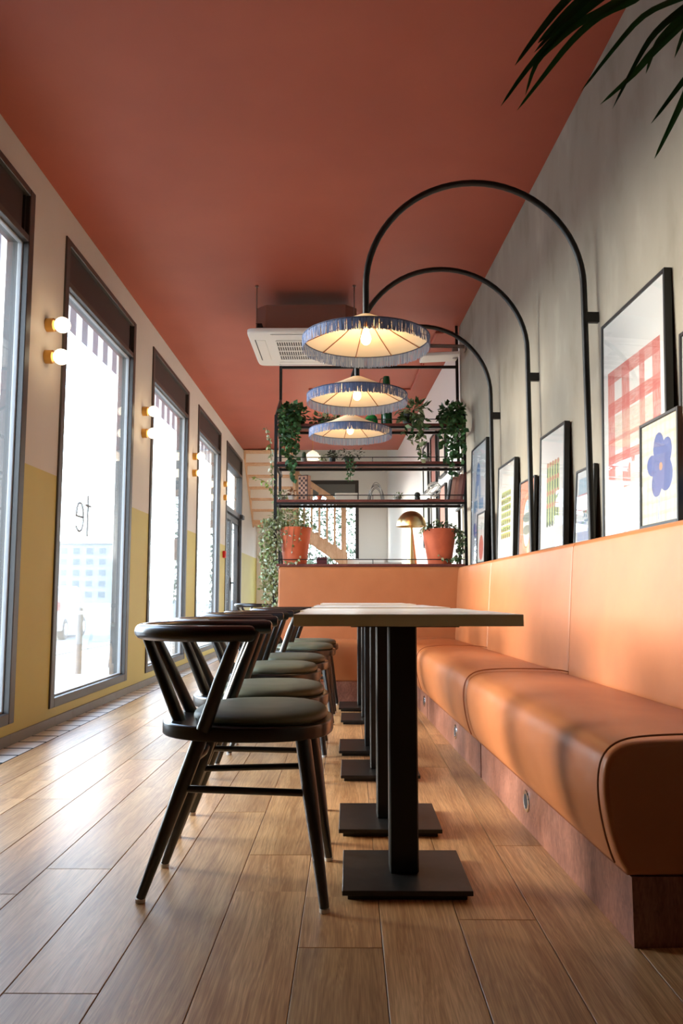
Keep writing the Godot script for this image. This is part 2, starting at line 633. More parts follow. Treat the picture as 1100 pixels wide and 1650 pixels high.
func windows() -> void:
	var sp := win_spans()
	for i in sp.size() - 1:
		var z0: float = sp[i][0]
		var z1: float = sp[i][1]
		var w := setting("window_%d" % (i + 1), null, null, "tall fixed window in a dark grey frame")
		var f := MB.new()
		ring_frame(f, z0, z1, 0.115, 3.15, 0.07, 0.058, 0.045, -1.97, LX + 0.012)
		f.bb(Vector3(-1.96, 2.83, z0 - 0.07), Vector3(LX + 0.01, 2.87, z1 + 0.07), 0.003)
		part("window_frame", f, M.window_frame, w)
		var tp := MB.new()
		tp.bb(Vector3(-1.93, 2.87, z0 - 0.07), Vector3(-1.865, 3.105, z1 + 0.12))
		tp.bb(Vector3(-1.93, 2.87, z1 + 0.085), Vector3(-1.865, 3.105, z1 + 0.07))
		tp.bb(Vector3(-1.955, 2.87, z0 - 0.07), Vector3(-1.931, 3.105, z1 + 0.07))
		part("transom_panel", tp, M.window_frame_dark, w)
		var gk := MB.new()
		ring_frame(gk, z0 - 0.07, z1 + 0.07, 0.173, 2.83, 0.012, 0.012, 0.012, -1.9, -1.872)
		part("gasket", gk, M.gasket, w)
		var p := MB.new()
		p.bb(Vector3(-1.892, 0.18, z0 - 0.077), Vector3(-1.886, 2.825, z1 + 0.077))
		part("pane", p, M.glass, w)
	# the door: same frame with a glazed leaf under a glazed transom
	var z0: float = sp[4][0]
	var z1: float = sp[4][1]
	var d := setting("door_1", null, null, "glazed exit door in a grey metal frame")
	var f := MB.new()
	ring_frame(f, z0, z1, 0.0, 3.15, 0.07, 0.02, 0.045, -1.97, LX + 0.012)
	f.bb(Vector3(-1.96, 2.83, z0 - 0.07), Vector3(LX + 0.01, 2.87, z1 + 0.07), 0.003)
	f.bb(Vector3(-1.96, 2.10, z0 - 0.07), Vector3(LX + 0.01, 2.18, z1 + 0.07), 0.003)
	part("door_frame", f, M.window_frame, d)
	var tp := MB.new()
	tp.bb(Vector3(-1.95, 2.87, z0 - 0.07), Vector3(-1.865, 3.105, z1 + 0.07))
	part("transom_panel", tp, M.window_frame_dark, d)
	var p := MB.new()
	p.bb(Vector3(-1.892, 2.18, z0 - 0.07), Vector3(-1.886, 2.83, z1 + 0.07))
	part("transom_pane", p, M.glass, d)
	for k in 2:
		var a := z0 - 0.072 - k * 0.79
		var b := a - 0.785
		var lf := MB.new()
		ring_frame(lf, a, b, 0.03, 2.095, 0.085, 0.12, 0.085, -1.95, -1.885)
		var leaf := part("door_leaf", lf, M.window_frame, d)
		var lp := MB.new()
		lp.bb(Vector3(-1.922, 0.15, a - 0.085), Vector3(-1.916, 2.01, b + 0.085))
		part("pane", lp, M.glass, leaf)
		if k == 0:
			var h := MB.new()
			h.tube([Vector3(-1.885, 1.02, b + 0.04), Vector3(-1.835, 1.02, b + 0.04), Vector3(-1.83, 1.02, b + 0.17)], 0.011, 8)
			h.box(Vector3(-1.88, 1.0, b + 0.04), Vector3(0.012, 0.2, 0.035), 0.003)
			part("door_handle", h, M.black_paint, leaf)
		for y in [1.7, 1.95]:
			var hg := MB.new()
			hg.box(Vector3(-1.87, y, a - 0.01 if k == 0 else b + 0.01), Vector3(0.03, 0.1, 0.03), 0.004)
			part("hinge", hg, M.black_paint, leaf)
	# window in the end wall
	var bw := setting("window_5", null, null, "tall window in the end wall, green outside")
	var g := MB.new()
	g.bb(Vector3(-1.37, 0.1, -16.02), Vector3(-1.30, 3.14, -16.12), 0.004)
	g.bb(Vector3(0.115, 0.1, -16.02), Vector3(0.185, 3.14, -16.12), 0.004)
	g.bb(Vector3(-1.3, 0.1, -16.02), Vector3(0.115, 0.17, -16.12), 0.004)
	g.bb(Vector3(-1.3, 3.06, -16.02), Vector3(0.115, 3.14, -16.12), 0.004)
	part("window_frame", g, M.window_frame, bw)
	var tp2 := MB.new()
	tp2.bb(Vector3(-1.3, 2.82, -16.03), Vector3(0.115, 3.06, -16.1))
	part("transom_panel", tp2, mat("transom_grey_lit", c8(112, 114, 110), 0.5), bw)  # lighter grey than the other transoms, daylight on it put into the colour
	var gp := MB.new()
	gp.bb(Vector3(-1.3, 0.17, -16.07), Vector3(0.115, 2.82, -16.076))
	part("pane", gp, M.glass, bw)


# ---------------------------------------------------------------- banquettes
func outline_normals(p: Array) -> Array:
	var o := []
	for i in p.size():
		var a: Vector2 = p[maxi(i - 1, 0)]
		var b: Vector2 = p[mini(i + 1, p.size() - 1)]
		var d := (b - a).normalized()
		o.append(Vector2(d.y, -d.x))
	return o


# the same outline with three times the points, rounded through the given ones
func rounded(p: Array) -> Array:
	var o := []
	for i in p.size() - 1:
		var a: Vector2 = p[maxi(i - 1, 0)]
		var d: Vector2 = p[mini(i + 2, p.size() - 1)]
		var seg: Vector2 = (p[i + 1] - p[i]).normalized()
		var straight: bool = seg.dot((p[i] - a).normalized()) < 0.75 or seg.dot((d - p[i + 1]).normalized()) < 0.75 or p[i].distance_to(p[i + 1]) > 0.2
		for k in 3:
			o.append((p[i] as Vector2).lerp(p[i + 1], k / 3.0) if straight else (p[i] as Vector2).cubic_interpolate(p[i + 1], a, d, k / 3.0))
	o.append(p[-1])
	return o


# an upholstered length: outline (s, y) run along -z from a to b, its ends rounded over
func upholster(shape: Array, a: float, b: float, r := 0.015) -> MB:
	var prof := rounded(shape)
	var mb := MB.new()
	var nn := outline_normals(prof)
	var c := Vector2.ZERO
	for p in prof:
		c += p
	c /= prof.size()
	var sgn: float = 1.0 if (prof[8] - c).dot(nn[8]) > 0 else -1.0
	var stations := []
	for e in [0.0, 0.15, 0.4, 1.0]:
		stations.append([a + e * r, r - sqrt(maxf(0.0, r * r - pow(r - e * r, 2)))])
	var m := int((b - a) / 0.12)
	for i in range(1, m):
		stations.append([lerpf(a + r, b - r, float(i) / m), 0.0])
	for e in [1.0, 0.4, 0.15, 0.0]:
		stations.append([b - e * r, r - sqrt(maxf(0.0, r * r - pow(r - e * r, 2)))])
	var g := []
	for st in stations:
		var row := []
		for i in prof.size():
			var q: Vector2 = prof[i] - nn[i] * sgn * st[1]
			row.append(Vector3(q.x, q.y, -st[0]))
		g.append(row)
	# turn the normals outwards
	var t: Vector3 = (g[5][9] - g[5][7]).cross(g[6][8] - g[4][8])
	mb.surf(g, 1.0 if t.dot(Vector3(prof[8].x - c.x, prof[8].y - c.y, 0)) > 0 else -1.0)
	for k in [0, g.size() - 1]:
		var mid := Vector3.ZERO
		for q in g[k]:
			mid += q / g[k].size()
		var nz := Vector3(0, 0, 1.0 if k == 0 else -1.0)
		var first := mb.v.size()
		mb.vt(mid, nz)
		for q in g[k]:
			mb.vt(q, nz)
		for i in g[k].size():
			mb.tri(first, first + 1 + i, first + 1 + (i + 1) % g[k].size())
	return mb


func banquette(label: String, at: Vector3, turn: float, length: float, seat_from: float, grommets: Array) -> Node3D:
	var seat := [Vector2(-0.17, 0.43), Vector2(-0.2, 0.452), Vector2(-0.30, 0.464), Vector2(-0.45, 0.467), Vector2(-0.55, 0.464), Vector2(-0.605, 0.457), Vector2(-0.637, 0.443), Vector2(-0.656, 0.42), Vector2(-0.665, 0.385), Vector2(-0.666, 0.34), Vector2(-0.66, 0.29), Vector2(-0.649, 0.24), Vector2(-0.634, 0.195), Vector2(-0.612, 0.157), Vector2(-0.17, 0.157)]
	var back := [Vector2(-0.004, 1.0), Vector2(-0.01, 1.046), Vector2(-0.03, 1.052), Vector2(-0.12, 1.053), Vector2(-0.145, 1.048), Vector2(-0.158, 1.036), Vector2(-0.165, 1.01), Vector2(-0.178, 0.85), Vector2(-0.191, 0.65), Vector2(-0.203, 0.47), Vector2(-0.203, 0.44), Vector2(-0.004, 0.44)]
	var o := thing("banquette", label, "banquette", at, turn)
	part("seat", upholster(seat, seat_from + 0.0015, length - 0.0015), M.orange_leather, o)
	part("backrest", upholster(back, 0.0015, length - 0.0015), M.orange_leather, o)
	var p := MB.new()
	p.bb(Vector3(-0.605, 0.0, -seat_from - 0.004), Vector3(-0.02, 0.156, -length + 0.016))
	part("plinth", p, M.plinth_wood, o, Vector3.ZERO, "brown wood-grain plinth")
	# piping along the ends
	for e in [seat_from + 0.002, length - 0.002]:
		var pts := []
		var line := rounded(seat)
		var nn := outline_normals(line)
		for i in range(2, line.size() - 6):
			pts.append(Vector3(line[i].x + nn[i].x * 0.012, line[i].y + nn[i].y * 0.012, -e))
		var t := MB.new()
		t.tube(pts, 0.0026, 6)
		part("piping", t, M.leather_piping, o)
	for q in grommets:
		var ring := MB.new()
		var xf := Transform3D(Basis(Vector3(0, 0, 1), PI / 2), Vector3(-0.606, 0.095, -q))
		ring.lathe([Vector2(0.024, 0.0), Vector2(0.025, 0.003), Vector2(0.029, 0.0045), Vector2(0.036, 0.003), Vector2(0.038, 0.0)], 28, xf)
		var gr := part("grommet", ring, M.chrome, o, Vector3.ZERO, "chrome ring round a black disc painted as its dark opening")
		var shade_disc := MB.new()
		shade_disc.lathe([Vector2(0.0255, 0.0028), Vector2(0.0, 0.0028)], 24, xf)  # flat black disc, the shade inside the cable opening given as colour
		part("port", shade_disc, M.black_strip_port_shade, gr)
	return o


func benches() -> void:
	banquette("orange leather banquette length with an open dark end", W(0, 0, 1.96), TH, 1.745, 0.0, [0.95])
	banquette("orange leather banquette length between the two seams", W(0, 0, 3.705), TH, 1.75, 0.0, [0.65])
	banquette("orange leather banquette length reaching the corner under the shelf", W(0, 0, 5.455), TH, 1.285, 0.0, [0.15])
	banquette("orange leather banquette across the end, below the plant shelf", Vector3(0.94, 0, -6.885), PI / 2, 1.537, 0.55, [])


# ---------------------------------------------------------------- tables
func tables() -> void:
	var tz := [-2.39, -2.955, -3.77, -4.33, -5.34, -5.915]
	var tx := [0.153, 0.136, 0.134, 0.119, 0.117, 0.096]
	var order := ["sixth", "fifth", "fourth", "third", "second", "first"]
	var t := thing("cafe_table", "small pale-topped cafe table on a black pedestal, sixth from the end banquette", "table", Vector3(tx[0], 0, tz[0]), 0.0, "row of cafe tables")
	var b := MB.new()
	b.box(Vector3(0, 0.739, 0), Vector3(0.60, 0.03, 0.558), 0.001)
	part("tabletop", b, M.table_edge, t, Vector3.ZERO, "olive-brown table edge")
	var l := MB.new()
	l.box(Vector3(0, 0.7545, 0), Vector3(0.599, 0.001, 0.557))
	part("laminate", l, M.table_laminate, t, Vector3.ZERO, "off-white laminate surface")
	var c := MB.new()
	c.box(Vector3(0, 0.372, 0), Vector3(0.082, 0.69, 0.082), 0.004)
	part("column", c, M.black_metal, t)
	var s := MB.new()
	s.box(Vector3(0, 0.7205, 0), Vector3(0.3, 0.007, 0.3), 0.001)
	part("top_plate", s, M.black_metal, t)
	var p := MB.new()
	p.box(Vector3(0, 0.0205, 0), Vector3(0.347, 0.013, 0.347), 0.0015)
	p.box(Vector3(0, 0.007, 0), Vector3(0.318, 0.014, 0.318), 0.001)
	part("base_plate", p, M.black_plate, t)
	for i in range(1, 6):
		copy(t, "small pale-topped cafe table on a black pedestal, %s from the end banquette" % order[i], Vector3(tx[i], 0, tz[i]))


# ---------------------------------------------------------------- chairs
# stacked outlines: levels of (inset, height); closed with a flat top and bottom
func pad(mb: MB, outline: Array, levels: Array) -> void:
	var m := outline.size()
	var nr := []
	for i in m:
		var d: Vector2 = (outline[(i + 1) % m] - outline[(i + m - 1) % m]).normalized()
		nr.append(Vector2(d.y, -d.x))
	if (outline[0] as Vector2).dot(nr[0]) < 0:
		for i in m:
			nr[i] = -nr[i]
	var rows := []
	for k in levels.size():
		var a: Vector2 = levels[maxi(k - 1, 0)]
		var b: Vector2 = levels[mini(k + 1, levels.size() - 1)]
		var sl := Vector2(b.y - a.y, b.x - a.x).normalized()
		var row := []
		for i in m + 1:
			var q: Vector2 = outline[i % m] - nr[i % m] * levels[k].x
			row.append(mb.vt(Vector3(q.x, levels[k].y, q.y), Vector3(nr[i % m].x * sl.x, sl.y, nr[i % m].y * sl.x).normalized()))
		rows.append(row)
	for k in levels.size() - 1:
		for i in m:
			mb.tri(rows[k][i], rows[k][i + 1], rows[k + 1][i + 1])
			mb.tri(rows[k][i], rows[k + 1][i + 1], rows[k + 1][i])
	for k in [0, levels.size() - 1]:
		var p := []
		for i in m:
			p.append(mb.v[rows[k][i]])
		mb.flat(p, Vector3(0, -1.0 if k == 0 else 1.0, 0))


func seat_outline(x0: float, x1: float, hw: float, m := 40) -> Array:
	var o := []
	for i in m:
		var an := TAU * i / m
		var cx := signf(cos(an)) * pow(absf(cos(an)), 0.78)
		var cz := signf(sin(an)) * pow(absf(sin(an)), 0.78)
		var w := hw * (1.0 - 0.1 * maxf(0.0, -cx))
		o.append(Vector2((x0 + x1) / 2 + cx * (x1 - x0) / 2, cz * w))
	return o


func make_chair(label: String, at: Vector3) -> Node3D:
	var o := thing("dining_chair", label, "chair", at, 0.0, "row of black wooden chairs")
	var s := MB.new()
	pad(s, seat_outline(-0.237, 0.243, 0.222), [Vector2(0.004, 0.424), Vector2(0.0, 0.428), Vector2(0.0, 0.456), Vector2(0.002, 0.460), Vector2(0.005, 0.462)])
	part("seat", s, M.black_wood, o)
	var c := MB.new()
	pad(c, seat_outline(-0.15, 0.226, 0.196), [Vector2(0.008, 0.461), Vector2(0.001, 0.467), Vector2(0.0, 0.474), Vector2(0.004, 0.483), Vector2(0.014, 0.490), Vector2(0.04, 0.496), Vector2(0.09, 0.499)])
	part("seat_pad", c, M.green_leather, o, Vector3.ZERO, "olive green leather pad")
	var pts := [Vector3(0.042, 0.705, 0.2318), Vector3(0.0405, 0.705, 0.232), Vector3(0.036, 0.705, 0.2325), Vector3(0.029, 0.705, 0.2335)]
	for i in 5:
		pts.append(Vector3(0.02 - i * 0.02, 0.705, 0.235 + i * 0.0025))
	for i in range(0, 25):
		var an := PI / 2 + PI * i / 24
		pts.append(Vector3(-0.085 + cos(an) * 0.218, 0.705, sin(an) * 0.245))
	for i in 5:
		pts.append(Vector3(-0.06 + i * 0.02, 0.705, -0.245 + i * 0.0025))
	pts.append_array([Vector3(0.029, 0.705, -0.2335), Vector3(0.036, 0.705, -0.2325), Vector3(0.0405, 0.705, -0.232), Vector3(0.042, 0.705, -0.2318)])
	var rr := []
	for i in pts.size():
		rr.append(0.0215)
	for i in 3:
		rr[i] = [0.011, 0.016, 0.02][i]
		rr[pts.size() - 1 - i] = rr[i]
	var r := MB.new()
	r.tube(pts, rr, 14)
	part("backrest_rail", r, M.black_wood, o, Vector3.ZERO, "curved black arm and back rail")
	for sg in [1.0, -1.0]:
		var a := MB.new()
		a.tube([Vector3(-0.178, 0.455, 0.085 * sg), Vector3(-0.237, 0.585, 0.066 * sg), Vector3(-0.288, 0.695, 0.048 * sg)], [0.018, 0.0165, 0.0135], 12)
		part("spindle", a, M.black_wood, o)
		var b := MB.new()
		b.tube([Vector3(-0.092, 0.455, 0.205 * sg), Vector3(-0.048, 0.58, 0.222 * sg), Vector3(-0.005, 0.695, 0.234 * sg)], [0.019, 0.018, 0.0145], 12)
		part("spindle", b, M.black_wood, o)
		for q in [[Vector3(0.165, 0.43, 0.158 * sg), Vector3(0.225, 0.011, 0.2025 * sg)], [Vector3(-0.112, 0.43, 0.12 * sg), Vector3(-0.262, 0.011, 0.14 * sg)]]:
			var lg := MB.new()
			var d: Vector3 = q[1] - q[0]
			lg.tube([q[0], q[0] + d * 0.35, q[1]], [0.021, 0.0205, 0.0125], 12)
			var leg := part("leg", lg, M.black_wood, o)
			var gl := MB.new()
			gl.lathe([Vector2(0.0, 0.0), Vector2(0.0125, 0.0), Vector2(0.0135, 0.002), Vector2(0.0135, 0.0105), Vector2(0.0, 0.0108)], 12, Transform3D(Basis(), Vector3(q[1].x, 0, q[1].z)))
			part("glide", gl, M.white_glide, leg)
		var st := MB.new()
		var k := 0.33
		st.tube([Vector3(0.165 + 0.06 * k, 0.288, (0.158 + 0.0445 * k) * sg), Vector3(-0.112 - 0.15 * k, 0.288, (0.12 + 0.02 * k) * sg)], 0.0095, 10)
		part("stretcher", st, M.black_wood, o)
	var cr := MB.new()
	cr.tube([Vector3(-0.138, 0.355, 0.123), Vector3(-0.125, 0.36, 0.0), Vector3(-0.138, 0.355, -0.123)], 0.0095, 10)
	part("stretcher", cr, M.black_wood, o)
	return o


func chairs() -> void:
	var cz := [-2.345, -2.925, -3.785, -4.335, -5.36, -5.9]
	var cx := [-0.29, -0.318, -0.375, -0.355, -0.335, -0.325]
	var order := ["sixth", "fifth", "fourth", "third", "second", "first"]
	var c := make_chair("black wooden chair with olive seat pad, sixth from the end banquette", Vector3(cx[0], 0, cz[0]))
	for i in range(1, 6):
		copy(c, "black wooden chair with olive seat pad, %s from the end banquette" % order[i], Vector3(cx[i], 0, cz[i]), [0.0, 0.02, -0.02, 0.015, 0.0, -0.02][i])
	copy(c, "black wooden chair alone in the far room, behind the trailing ivy", Vector3(-1.02, 0, -9.4), 0.6)


# ---------------------------------------------------------------- arched pendant lamps
func make_arch_lamp(label: String, at: Vector3, post: Vector3) -> void:
	var o := thing("arched_lamp", label, "lamp", at, 0.0, "arched lamps along the banquette")
	var p := post - at                          # foot of the post, seen from the middle of the shade's rim
	var span := Vector3(p.x, 0, p.z)
	var rad := span.length() / 2
	var dir := span.normalized()
	var spring := 2.815 - 0.012 - rad - at.y    # height of the springing line over the rim
	var pts := [Vector3(0, 0.10, 0), Vector3(0, spring * 0.6, 0)]
	for i in 33:
		var an := PI - PI * i / 32
		pts.append(dir * (rad + cos(an) * rad) + Vector3(0, spring + sin(an) * rad, 0))
	pts.append(span + Vector3(0, 0.0, 0))
	pts.append(span + Vector3(0, p.y, 0))
	var t := MB.new()
	t.tube(pts, 0.0155, 14)
	part("arched_pole", t, M.black_metal, o)
	var br := MB.new()
	br.box(span + Vector3(0.035 * cos(TH), 2.125 - at.y, -0.035 * sin(TH)), Vector3(0.075, 0.05, 0.03), 0.003, Basis(Vector3.UP, TH))
	part("wall_bracket", br, M.black_metal, o)
	var c := MB.new()
	c.lathe([Vector2(0.30, 0.0), Vector2(0.16, 0.052), Vector2(0.035, 0.112)], 60)
	c.lathe([Vector2(0.035, 0.112), Vector2(0.0, 0.114)], 30)
	var sh := part("shade", c, M.shade_cloth, o, Vector3.ZERO, "cream cloth cone shade")
	for k in 10:
		var an := TAU * (k + 0.25) / 10
		var d := Vector3(cos(an), 0, sin(an))
		var rb := MB.new()
		rb.tube([d * 0.298 + Vector3(0, -0.003, 0), d * 0.16 + Vector3(0, 0.049, 0), d * 0.036 + Vector3(0, 0.108, 0)], 0.0022, 5)
		part("rib", rb, M.shade_rib, sh)
	var rim := MB.new()
	var rp := []
	for k in 61:
		rp.append(Vector3(cos(TAU * k / 60) * 0.302, 0, sin(TAU * k / 60) * 0.302))
	rim.tube(rp, 0.0035, 6, false)
	part("rim", rim, M.fringe_band, sh)
	var f := MB.new()
	f.use_col = true
	for k in 900:
		var an := TAU * (k + rng.randf() * 0.8) / 900
		var d := Vector3(cos(an), 0, sin(an))
		var s := Vector3(-d.z, 0, d.x)
		var w := rng.randf_range(0.0013, 0.0021)
		var r0 := 0.302 + rng.randf_range(-0.001, 0.002)
		var top := d * r0
		var q := rng.randf()
		f.col = Color(0.085, 0.13, 0.28).lerp(Color(0.19, 0.26, 0.43), q)
		var low := d * (r0 + rng.randf_range(-0.004, 0.004)) + s * rng.randf_range(-0.002, 0.002) + Vector3(0, -rng.randf_range(0.05, 0.058), 0)
		f.flat([top - s * w, top + s * w, low + s * w, low - s * w], d)
	var fr := part("fringe", f, M.fringe, sh, Vector3.ZERO, "blue thread fringe round the rim")
	fr.set_meta("kind", "stuff")
	var so := MB.new()
	so.lathe([Vector2(0.0, 0.055), Vector2(0.02, 0.055), Vector2(0.02, 0.10), Vector2(0.026, 0.108)], 18)
	part("socket", so, M.brass, o)
	var b := MB.new()
	b.lathe([Vector2(0.0, -0.032), Vector2(0.012, -0.029), Vector2(0.022, -0.018), Vector2(0.026, -0.002), Vector2(0.023, 0.014), Vector2(0.016, 0.032), Vector2(0.012, 0.055)], 20)
	part("bulb", b, M.bulb_glow, o)
	omni(o, Vector3(0, 0.0, 0), Color(1.0, 0.82, 0.58), 0.075, 0.025)


func pendants() -> void:
	var sc := mat("shade_cloth", c8(240, 228, 200), 0.85)
	sc.backlight_enabled = true
	sc.backlight = Color(0.5, 0.46, 0.38)
	mat("shade_rib", c8(150, 92, 58), 0.7)
	mat("fringe_band", c8(58, 66, 92), 0.8)
	var fm := mat("fringe", Color.WHITE, 0.85)
	fm.vertex_color_use_as_albedo = true
	fm.backlight_enabled = true
	fm.backlight = Color(0.2, 0.2, 0.2)
	var bg := mat("bulb_glow", c8(255, 236, 200), 0.4)
	bg.emission_enabled = true
	bg.emission = Color(1.0, 0.86, 0.6)
	bg.emission_energy_multiplier = 5.0
	var names := ["farthest from the shelf", "between the other two", "next to the plant shelf"]
	for i in 3:
		var lamp: Vector3 = [Vector3(0.079, 2.026, -3.72), Vector3(0.046, 2.012, -4.75), Vector3(0.006, 2.016, -5.79)][i]
		var t: float = [3.725, 4.765, 5.81][i]
		make_arch_lamp("black arched lamp with blue-fringed cream shade, %s" % names[i], lamp, W(-0.065, 1.053, t))


# ---------------------------------------------------------------- globe sconces
func sconces() -> void:
	var gm := mat("globe_glow", c8(255, 246, 228), 0.4)
	gm.emission_enabled = true
	gm.emission = Color(1.0, 0.94, 0.82)
	gm.emission_energy_multiplier = 2.4
	var where := ["on the pier beside the red box and the door", "one pier before the door pier", "on the pier across from the lamps", "on the wide pier with the sharpest mustard edge"]
	var zs := [-11.7, -9.36, -7.04, -4.745]
	var proto: Node3D = null
	for i in 4:
		for k in 2:
			var lb := "%s brass globe sconce of the pair %s" % [["upper", "lower"][k], ["on the pier by the exit door", "two piers from the exit door", "three piers from the exit door", "on the pier farthest from the exit door"][i]]
			var at := Vector3(LX, [2.455, 2.255][k], zs[i])
			if proto == null:
				proto = thing("globe_sconce", lb, "wall lamp", at, 0.0, "paired globe sconces")
				var b := MB.new()
				b.lathe([Vector2(0.0, 0.0), Vector2(0.042, 0.0), Vector2(0.042, 0.045), Vector2(0.039, 0.048), Vector2(0.03, 0.05), Vector2(0.0, 0.05)], 28, Transform3D(Basis(Vector3(0, 0, 1), -PI / 2), Vector3.ZERO))
				part("base", b, M.brass, proto)
				var g := MB.new()
				var pr := []
				for j in 17:
					var an := -PI / 2 + PI * j / 16
					pr.append(Vector2(maxf(0.0, cos(an)) * 0.049, sin(an) * 0.049))
				g.lathe(pr, 28, Transform3D(Basis(), Vector3(0.096, 0, 0)))
				part("globe", g, M.globe_glow, proto)
				omni(proto, Vector3(0.096, 0, 0), Color(1.0, 0.86, 0.66), 0.028, 0.045)
			else:
				copy(proto, lb, at)
	proto = null


# ---------------------------------------------------------------- framed prints on the ledge
class Art:
	var im: Image
	var w: int
	var h: int
	var r := RandomNumberGenerator.new()

	func _init(ww: int, hh: int, bg: Color, sd: int) -> void:
		w = ww
		h = hh
		im = Image.create(w, h, false, Image.FORMAT_RGB8)
		im.fill(bg)
		r.seed = sd

	func dot(x: int, y: int, c: Color, a: float) -> void:
		if x >= 0 and y >= 0 and x < w and y < h:
			im.set_pixel(x, y, im.get_pixel(x, y).lerp(c, a))

	# soft-edged paint in a rotated ellipse; shares of the sheet
	func oval(cx: float, cy: float, rx: float, ry: float, c: Color, a := 1.0, rot := 0.0, rough := 0.0) -> void:
		var m := maxf(rx * w, ry * h) + 2
		for y in range(int(cy * h - m), int(cy * h + m)):
			for x in range(int(cx * w - m), int(cx * w + m)):
				var d := Vector2(x - cx * w, y - cy * h).rotated(-rot)
				var q := Vector2(d.x / (rx * w), d.y / (ry * h)).length()
				if q < 1.0 + (r.randf() - 0.5) * rough:
					dot(x, y, c, a)

	func line(p: Vector2, q: Vector2, t: float, c: Color, a := 1.0) -> void:
		var n := int((q - p).length() * h) + 2
		for i in n:
			var s := p.lerp(q, float(i) / n)
			im.fill_rect(Rect2i(int(s.x * w - t * w / 2), int(s.y * h - t * w / 2), maxi(1, int(t * w)), maxi(1, int(t * w))), im.get_pixel(clampi(int(s.x * w), 0, w - 1), clampi(int(s.y * h), 0, h - 1)).lerp(c, a))

	func curve(p: Vector2, b: Vector2, q: Vector2, t: float, c: Color) -> void:
		var last := p
		for i in range(1, 15):
			var k := i / 14.0
			var s := p.lerp(b, k).lerp(b.lerp(q, k), k)
			line(last, s, t, c)
			last = s

	# a brushed band with streaks along it
	func brush(x0: float, y0: float, x1: float, y1: float, c: Color, a: float, along_x: bool) -> void:
		var f := FastNoiseLite.new()
		f.seed = r.randi()
		f.frequency = 1.0
		for y in range(int(y0 * h), int(y1 * h)):
			for x in range(int(x0 * w), int(x1 * w)):
				var k := f.get_noise_2d(x * (0.02 if along_x else 0.25), y * (0.25 if along_x else 0.02))
				dot(x, y, c, clampf(a + k * 0.35, 0.0, 1.0))

	func tex() -> ImageTexture:
		return ImageTexture.create_from_image(im)


